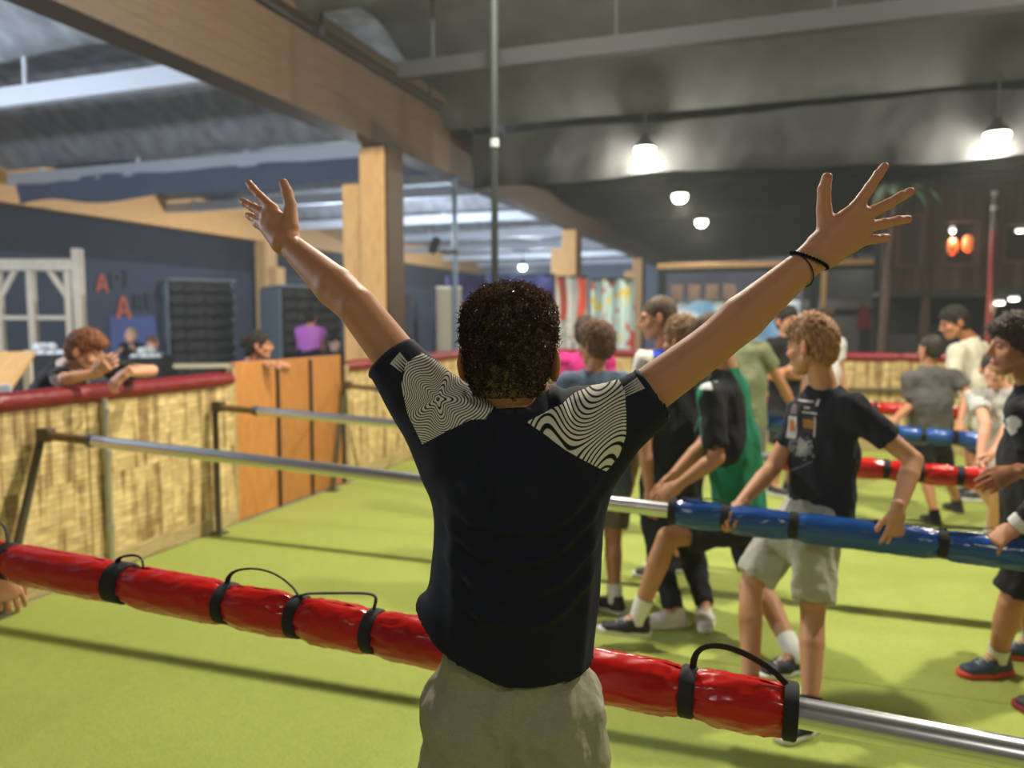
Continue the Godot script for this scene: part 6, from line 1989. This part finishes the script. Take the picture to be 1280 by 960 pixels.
func banner(label: String, x0: float, x1: float, top: float, bottom: float, f: float, kind: int) -> void:
	var t := thing("painted_cloth", label, "banner", V((x0 + x1) / 2, 0, f), 0.0, "painted cloths behind the far board")
	var g := Geo.new()
	var n := 16
	var w := x1 - x0 - 0.03
	for j in 2:
		for i in n + 1:
			var u := float(i) / n
			g.v.append(Vector3((u - 0.5) * w, bottom if j == 0 else top, 0.03 * sin(u * 17.0 + kind)))
			g.n.append(Vector3(-0.5 * cos(u * 17.0 + kind), 0, 1).normalized())
			g.uv.append(Vector2(u, 1 - j))
	for i in n: g.ix.append_array([i, i + n + 1, i + 1, i + 1, i + n + 1, i + n + 2])
	part("cloth", g.mesh(), cloth_print(kind), t)
	part("hanging_rail", tube([Vector3(-w / 2, top, 0), Vector3(w / 2, top, 0)], 0.02, 8), M.black_paint, t)
	for s in [-0.48, 0.48]: part("rail_post", tube([Vector3(s * w, 0, -0.03), Vector3(s * w, top, -0.03)], 0.018, 8), M.black_paint, t)

func build_back() -> void:
	banner("dark violet painted cloth nearest the pale board", -6.35, -5.5, 2.4, 0.4, 14.0, 0)
	banner("violet-blue painted cloth behind the cheering boy's head", -5.48, -4.08, 2.38, 0.4, 14.0, 1)
	banner("white painted cloth with red and orange shapes", -4.06, -3.44, 2.33, 0.4, 13.95, 2)
	banner("pale aqua striped painted cloth with red and yellow spots", -3.42, -2.57, 2.27, 0.4, 14.0, 3)
	banner("sky blue painted cloth with green hills", -1.9, 0.25, 1.87, 0.4, 14.0, 4)
	# tall green net pole at the far left corner of the pitch
	var gp := thing("net_pole", "tall dark green pole rising behind the cheering boy's head", "pole", V(-2.2, 0, 5.8))
	part("shaft", tube([Vector3.ZERO, Vector3(0, 4.48, 0)], 0.028, 16), mat(c8(10, 20, 17), 0.8), gp)
	part("coupling", tube([Vector3(0, 2.89, 0), Vector3(0, 2.95, 0)], 0.034, 16), M.galv, gp)
	part("base_plate", box(Vector3(0.14, 0.015, 0.14)), M.green_paint, gp, Vector3(0, 0.01, 0))
	# timber gantry
	var ga := thing("gantry", "yellow timber beam on dark posts across the back of the hall", "gantry", V(-0.4, 0, 17))
	part("cross_beam", box(Vector3(4.6, 0.11, 0.14), 0.008), M.ply, ga, Vector3(0.05, 2.69, 0))
	part("under_beam", box(Vector3(4.6, 0.09, 0.12), 0.005), M.green_paint, ga, Vector3(0.05, 2.59, -0.03))
	for x in [-2.15, 0.94]:
		part("dark_post", box(Vector3(0.16, 2.54, 0.14), 0.006), M.green_paint, ga, Vector3(x, 1.27, 0))
	part("timber_post", box(Vector3(0.1, 2.54, 0.1), 0.006), M.ply, ga, Vector3(1.12, 1.27, 0.05))
	# pinkish boards behind the gantry
	for i in 4:
		var o := part("plank_panel", box(Vector3(0.3, 2.4, 0.05), 0.006), wood(c8(168, 140, 122), c8(132, 106, 90), 160 + i, 0.8), self, V(-2.55 + i * 0.42, 1.2, 19.5))
		tag(o, ["first", "second", "third", "fourth"][i] + " pinkish upright board from the left behind the gantry", "board", "pinkish boards behind the gantry")
	var gw := thing("grey_partition", "dull grey partition behind the gantry's timber post", "partition", V(1.5, 0, 19.2))
	part("panel", box(Vector3(2.6, 2.0, 0.06)), M.wall_grey, gw, Vector3(0, 1.0, 0))
	part("dark_rail", box(Vector3(2.6, 0.12, 0.08)), M.black_paint, gw, Vector3(0, 1.72, 0.05))
	var rt := thing("red_tent", "dark red triangular board left of the brown hut", "board", V(1.34, 0, 16.8))
	part("sheet", prism(PackedVector2Array([Vector2(0, 1.35), Vector2(0.46, 1.38), Vector2(0.06, 1.9)]), 0.04), mat(c8(118, 30, 28), 0.7), rt)
	part("stand", box(Vector3(0.3, 1.36, 0.04)), M.black_paint, rt, Vector3(0.2, 0.68, -0.03))
	# black cloths under the roof
	var va := thing("drape", "black cloth valance sagging across the roof behind the big lamps", "drape", V(3.2, 3.4, 9.97))
	part("cloth", hanging(-7.3, 7.9, 0.64, 0.7, 17), M.drape, va)
	for k in 5:
		var cl := thing("drape", ["nearest", "second", "third", "fourth", "farthest"][k] + " black roof cloth counted away from the valance", "drape", V(3.5, 3.97, 10.2 + k * 4.3), 0.0, "black roof cloths")
		var g := Geo.new()
		var nx := 20
		var nf := 14
		var nz := noise(0.5, 70 + k, 2)
		for j in nf + 1:
			for i in nx + 1:
				var x := lerpf(-7.7, 7.8, float(i) / nx)
				var z := -4.28 * j / nf
				g.v.append(Vector3(x, -0.09 * sin(PI * j / nf) + nz.get_noise_2d(x, z + k * 9.0) * 0.05, z))
				g.n.append(Vector3.DOWN)
				g.uv.append(Vector2(x, z))
		for j in nf:
			for i in nx:
				var q := j * (nx + 1) + i
				g.ix.append_array([q, q + nx + 1, q + 1, q + 1, q + nx + 1, q + nx + 2])
		fix_normals(g)
		part("cloth", g.mesh(), M.drape, cl)

# ---------- wooden hut on the right ----------
func build_hut() -> void:
	var t := thing("wooden_hut", "dark brown two-storey wooden hut with lit windows at the back right", "hut", V(1.5, 0, 14))
	var brown := [wood(c8(92, 70, 54), c8(62, 46, 36), 171, 0.8), wood(c8(80, 58, 44), c8(54, 38, 30), 173, 0.8), wood(c8(108, 84, 66), c8(72, 54, 42), 175, 0.8)]
	var holes := [[0.22, 0.5, 2.42, 3.2], [0.9, 1.3, 2.42, 3.08], [1.72, 2.3, 2.45, 3.0], [3.0, 3.6, 2.45, 3.0]]
	var i := 0
	while i < 32:
		var x := 0.07 + i * 0.14
		var hole := []
		for h in holes:
			if x > h[0] and x < h[1]: hole = h
		if hole.is_empty():
			part("board", box(Vector3(0.134, 1.62, 0.025 + 0.006 * (i % 3)), 0.004), brown[(i * 7) % 3], t, Vector3(x, 2.81, 0))
		else:
			part("board", box(Vector3(0.134, hole[2] - 2.0, 0.03), 0.004), brown[(i * 5) % 3], t, Vector3(x, (hole[2] + 2.0) / 2, 0))
			part("board", box(Vector3(0.134, 3.62 - hole[3], 0.03), 0.004), brown[(i * 5) % 3], t, Vector3(x, (3.62 + hole[3]) / 2, 0))
		i += 1
	for h in holes:
		var f := part("window_frame", box(Vector3(h[1] - h[0] + 0.14, 0.06, 0.06), 0.006), brown[2], t, Vector3((h[0] + h[1]) / 2, h[2] - 0.02, 0.03))
		part("lintel", box(Vector3(h[1] - h[0] + 0.14, 0.06, 0.06), 0.006), brown[2], f, Vector3(0, h[3] - h[2] + 0.04, 0))
		for s in [0, 1]: part("jamb", box(Vector3(0.06, h[3] - h[2], 0.06), 0.006), brown[2], f, Vector3((h[1] - h[0] + 0.08) * (s - 0.5), (h[3] - h[2]) / 2 + 0.02, 0))
	for x in [0.02, 0.62, 1.52, 2.6, 4.5]:
		part("corner_post", box(Vector3(0.12, 3.62, 0.12), 0.008), brown[1], t, Vector3(x, 1.81, 0.06))
	part("green_beam", box(Vector3(4.7, 0.12, 0.16), 0.008), M.green_paint, t, Vector3(2.3, 1.95, 0.06))
	part("eaves_beam", box(Vector3(4.7, 0.12, 0.2), 0.008), M.black_paint, t, Vector3(2.3, 3.66, 0.04))
	part("back_wall", box(Vector3(4.6, 3.66, 0.05)), M.wall_black, t, Vector3(2.3, 1.83, -1.6))
	part("upper_floor", box(Vector3(4.6, 0.08, 1.6)), brown[1], t, Vector3(2.3, 1.98, -0.8))
	part("lower_boarding", box(Vector3(4.6, 1.3, 0.04)), M.black_paint, t, Vector3(2.3, 0.65, -0.1))
	part("side_wall", box(Vector3(0.05, 3.66, 1.6)), brown[1], t, Vector3(4.58, 1.83, -0.8))
	part("roof", box(Vector3(4.7, 0.05, 1.8)), M.black_paint, t, Vector3(2.3, 3.72, -0.75))
	# orange lanterns inside the window
	for l in [[2.52, 2.72, "left orange lantern glowing in the hut window"], [2.74, 2.76, "right orange lantern glowing in the hut window"]]:
		var o := thing("lantern", l[2], "lantern", V(l[0], l[1] - 0.13, 14.25), 0.0, "orange lanterns in the hut")
		var m := mat(c8(230, 130, 70), 0.6)
		m.emission_enabled = true
		m.emission = c8(255, 126, 56)
		m.emission_energy_multiplier = 0.5
		part("lamp_shade", lathe([Vector2(0.03, 0.0), Vector2(0.07, 0.04), Vector2(0.085, 0.13), Vector2(0.07, 0.22), Vector2(0.03, 0.26)], 18), m, o)
		part("cap", lathe([Vector2(0.035, 0.255), Vector2(0.04, 0.27), Vector2(0.0, 0.3)], 14), M.black_paint, o)
		part("hanger", tube([Vector3(0, 0.28, 0), Vector3(0, 1.1, 0)], 0.006, 6), M.black_paint, o)
		lamp_light(Vector3(0, 0.13, 0), c8(255, 150, 80), 0.25, 0.06, o)
	var bu := thing("bulb_lamp", "small bare white bulb shining in the hut window", "lamp", V(2.5, 2.98, 14.2))
	var wm := mat(Color.WHITE, 0.4)
	wm.emission_enabled = true
	wm.emission = c8(240, 240, 232)
	wm.emission_energy_multiplier = 1.2
	part("bulb", lathe([Vector2(0, -0.06), Vector2(0.04, -0.04), Vector2(0.05, 0.0), Vector2(0.025, 0.05), Vector2(0, 0.06)], 14), wm, bu)
	part("cord", tube([Vector3(0, 0.05, 0), Vector3(0, 0.8, 0)], 0.006, 6), M.black_paint, bu)
	lamp_light(Vector3(0, -0.1, 0.05), Color.WHITE, 0.2, 0.04, bu)
	for l in [[3.13, 1.8, "left flat white light under the hut floor"], [3.32, 1.86, "right flat white light under the hut floor"], [3.45, 2.93, "yellow shaded lamp in the right hut window"]]:
		var o := thing("strip_light", l[2], "light", V(l[0], l[1], 13.85 if l[1] < 2.5 else 14.2), 0.0, "small lights on the hut")
		part("light_tube", tube([Vector3(-0.07, 0, 0), Vector3(-0.06, 0, 0), Vector3(0.06, 0, 0), Vector3(0.07, 0, 0)], [0.02, 0.032, 0.032, 0.02], 12), wm, o)
		part("holder", box(Vector3(0.15, 0.1 if l[1] < 2.5 else 0.7, 0.02)), M.black_paint, o, Vector3(0, 0.06 if l[1] < 2.5 else 0.38, -0.02))
		lamp_light(Vector3(0, -0.05, 0.03), c8(255, 246, 226), 0.15, 0.05, o)
	# red barber-like pole with pale top
	var rp := thing("red_pole", "thin red pole with white rings on its upper end before the hut", "pole", V(2.96, 0, 13.7))
	part("shaft", tube([Vector3.ZERO, Vector3(0, 2.9, 0)], 0.035, 12), mat(c8(170, 62, 48), 0.5), rp)
	part("tip", tube([Vector3(0, 2.9, 0), Vector3(0, 3.45, 0)], 0.03, 12), mat(c8(120, 116, 108), 0.5), rp)
	for h in [3.2, 3.42]: part("ring", tube([Vector3(0, h, 0), Vector3(0, h + 0.07, 0)], 0.045, 12), mat(c8(214, 212, 204), 0.5), rp)
	part("foot", lathe([Vector2(0.0, 0.03), Vector2(0.14, 0.02), Vector2(0.15, 0.0), Vector2(0.0, 0.0)], 18), M.black_paint, rp)
	# artificial palm
	var pa := thing("palm_tree", "artificial palm with drooping green leaves above the hut corner", "palm", V(1.42, 0, 13.2))
	part("trunk", tube([Vector3.ZERO, Vector3(0.02, 1.2, 0), Vector3(0.06, 2.4, 0), Vector3(0.14, 3.4, 0)], [0.08, 0.07, 0.06, 0.05], 12), brown[0], pa)
	for q in 9:
		var a := TAU * q / 9.0
		var d := Vector3(cos(a), 0, sin(a))
		var g := Geo.new()
		var pts := []
		var rad := []
		for s in 9:
			var e := s / 8.0
			pts.append(Vector3(0.14, 3.38, 0) + d * 0.6 * e + Vector3(0, 0.24 * sin(e * 2.6) - 0.22 * e * e, 0))
			rad.append(0.012 + 0.075 * sin(PI * minf(1.0, e * 0.97 + 0.02)))
		g_tube(g, pts, rad, 8, true, 0.18)
		part("leaf", g.mesh(), mat(c8(70, 104, 72) if q % 3 else c8(150, 168, 140), 0.6), pa)
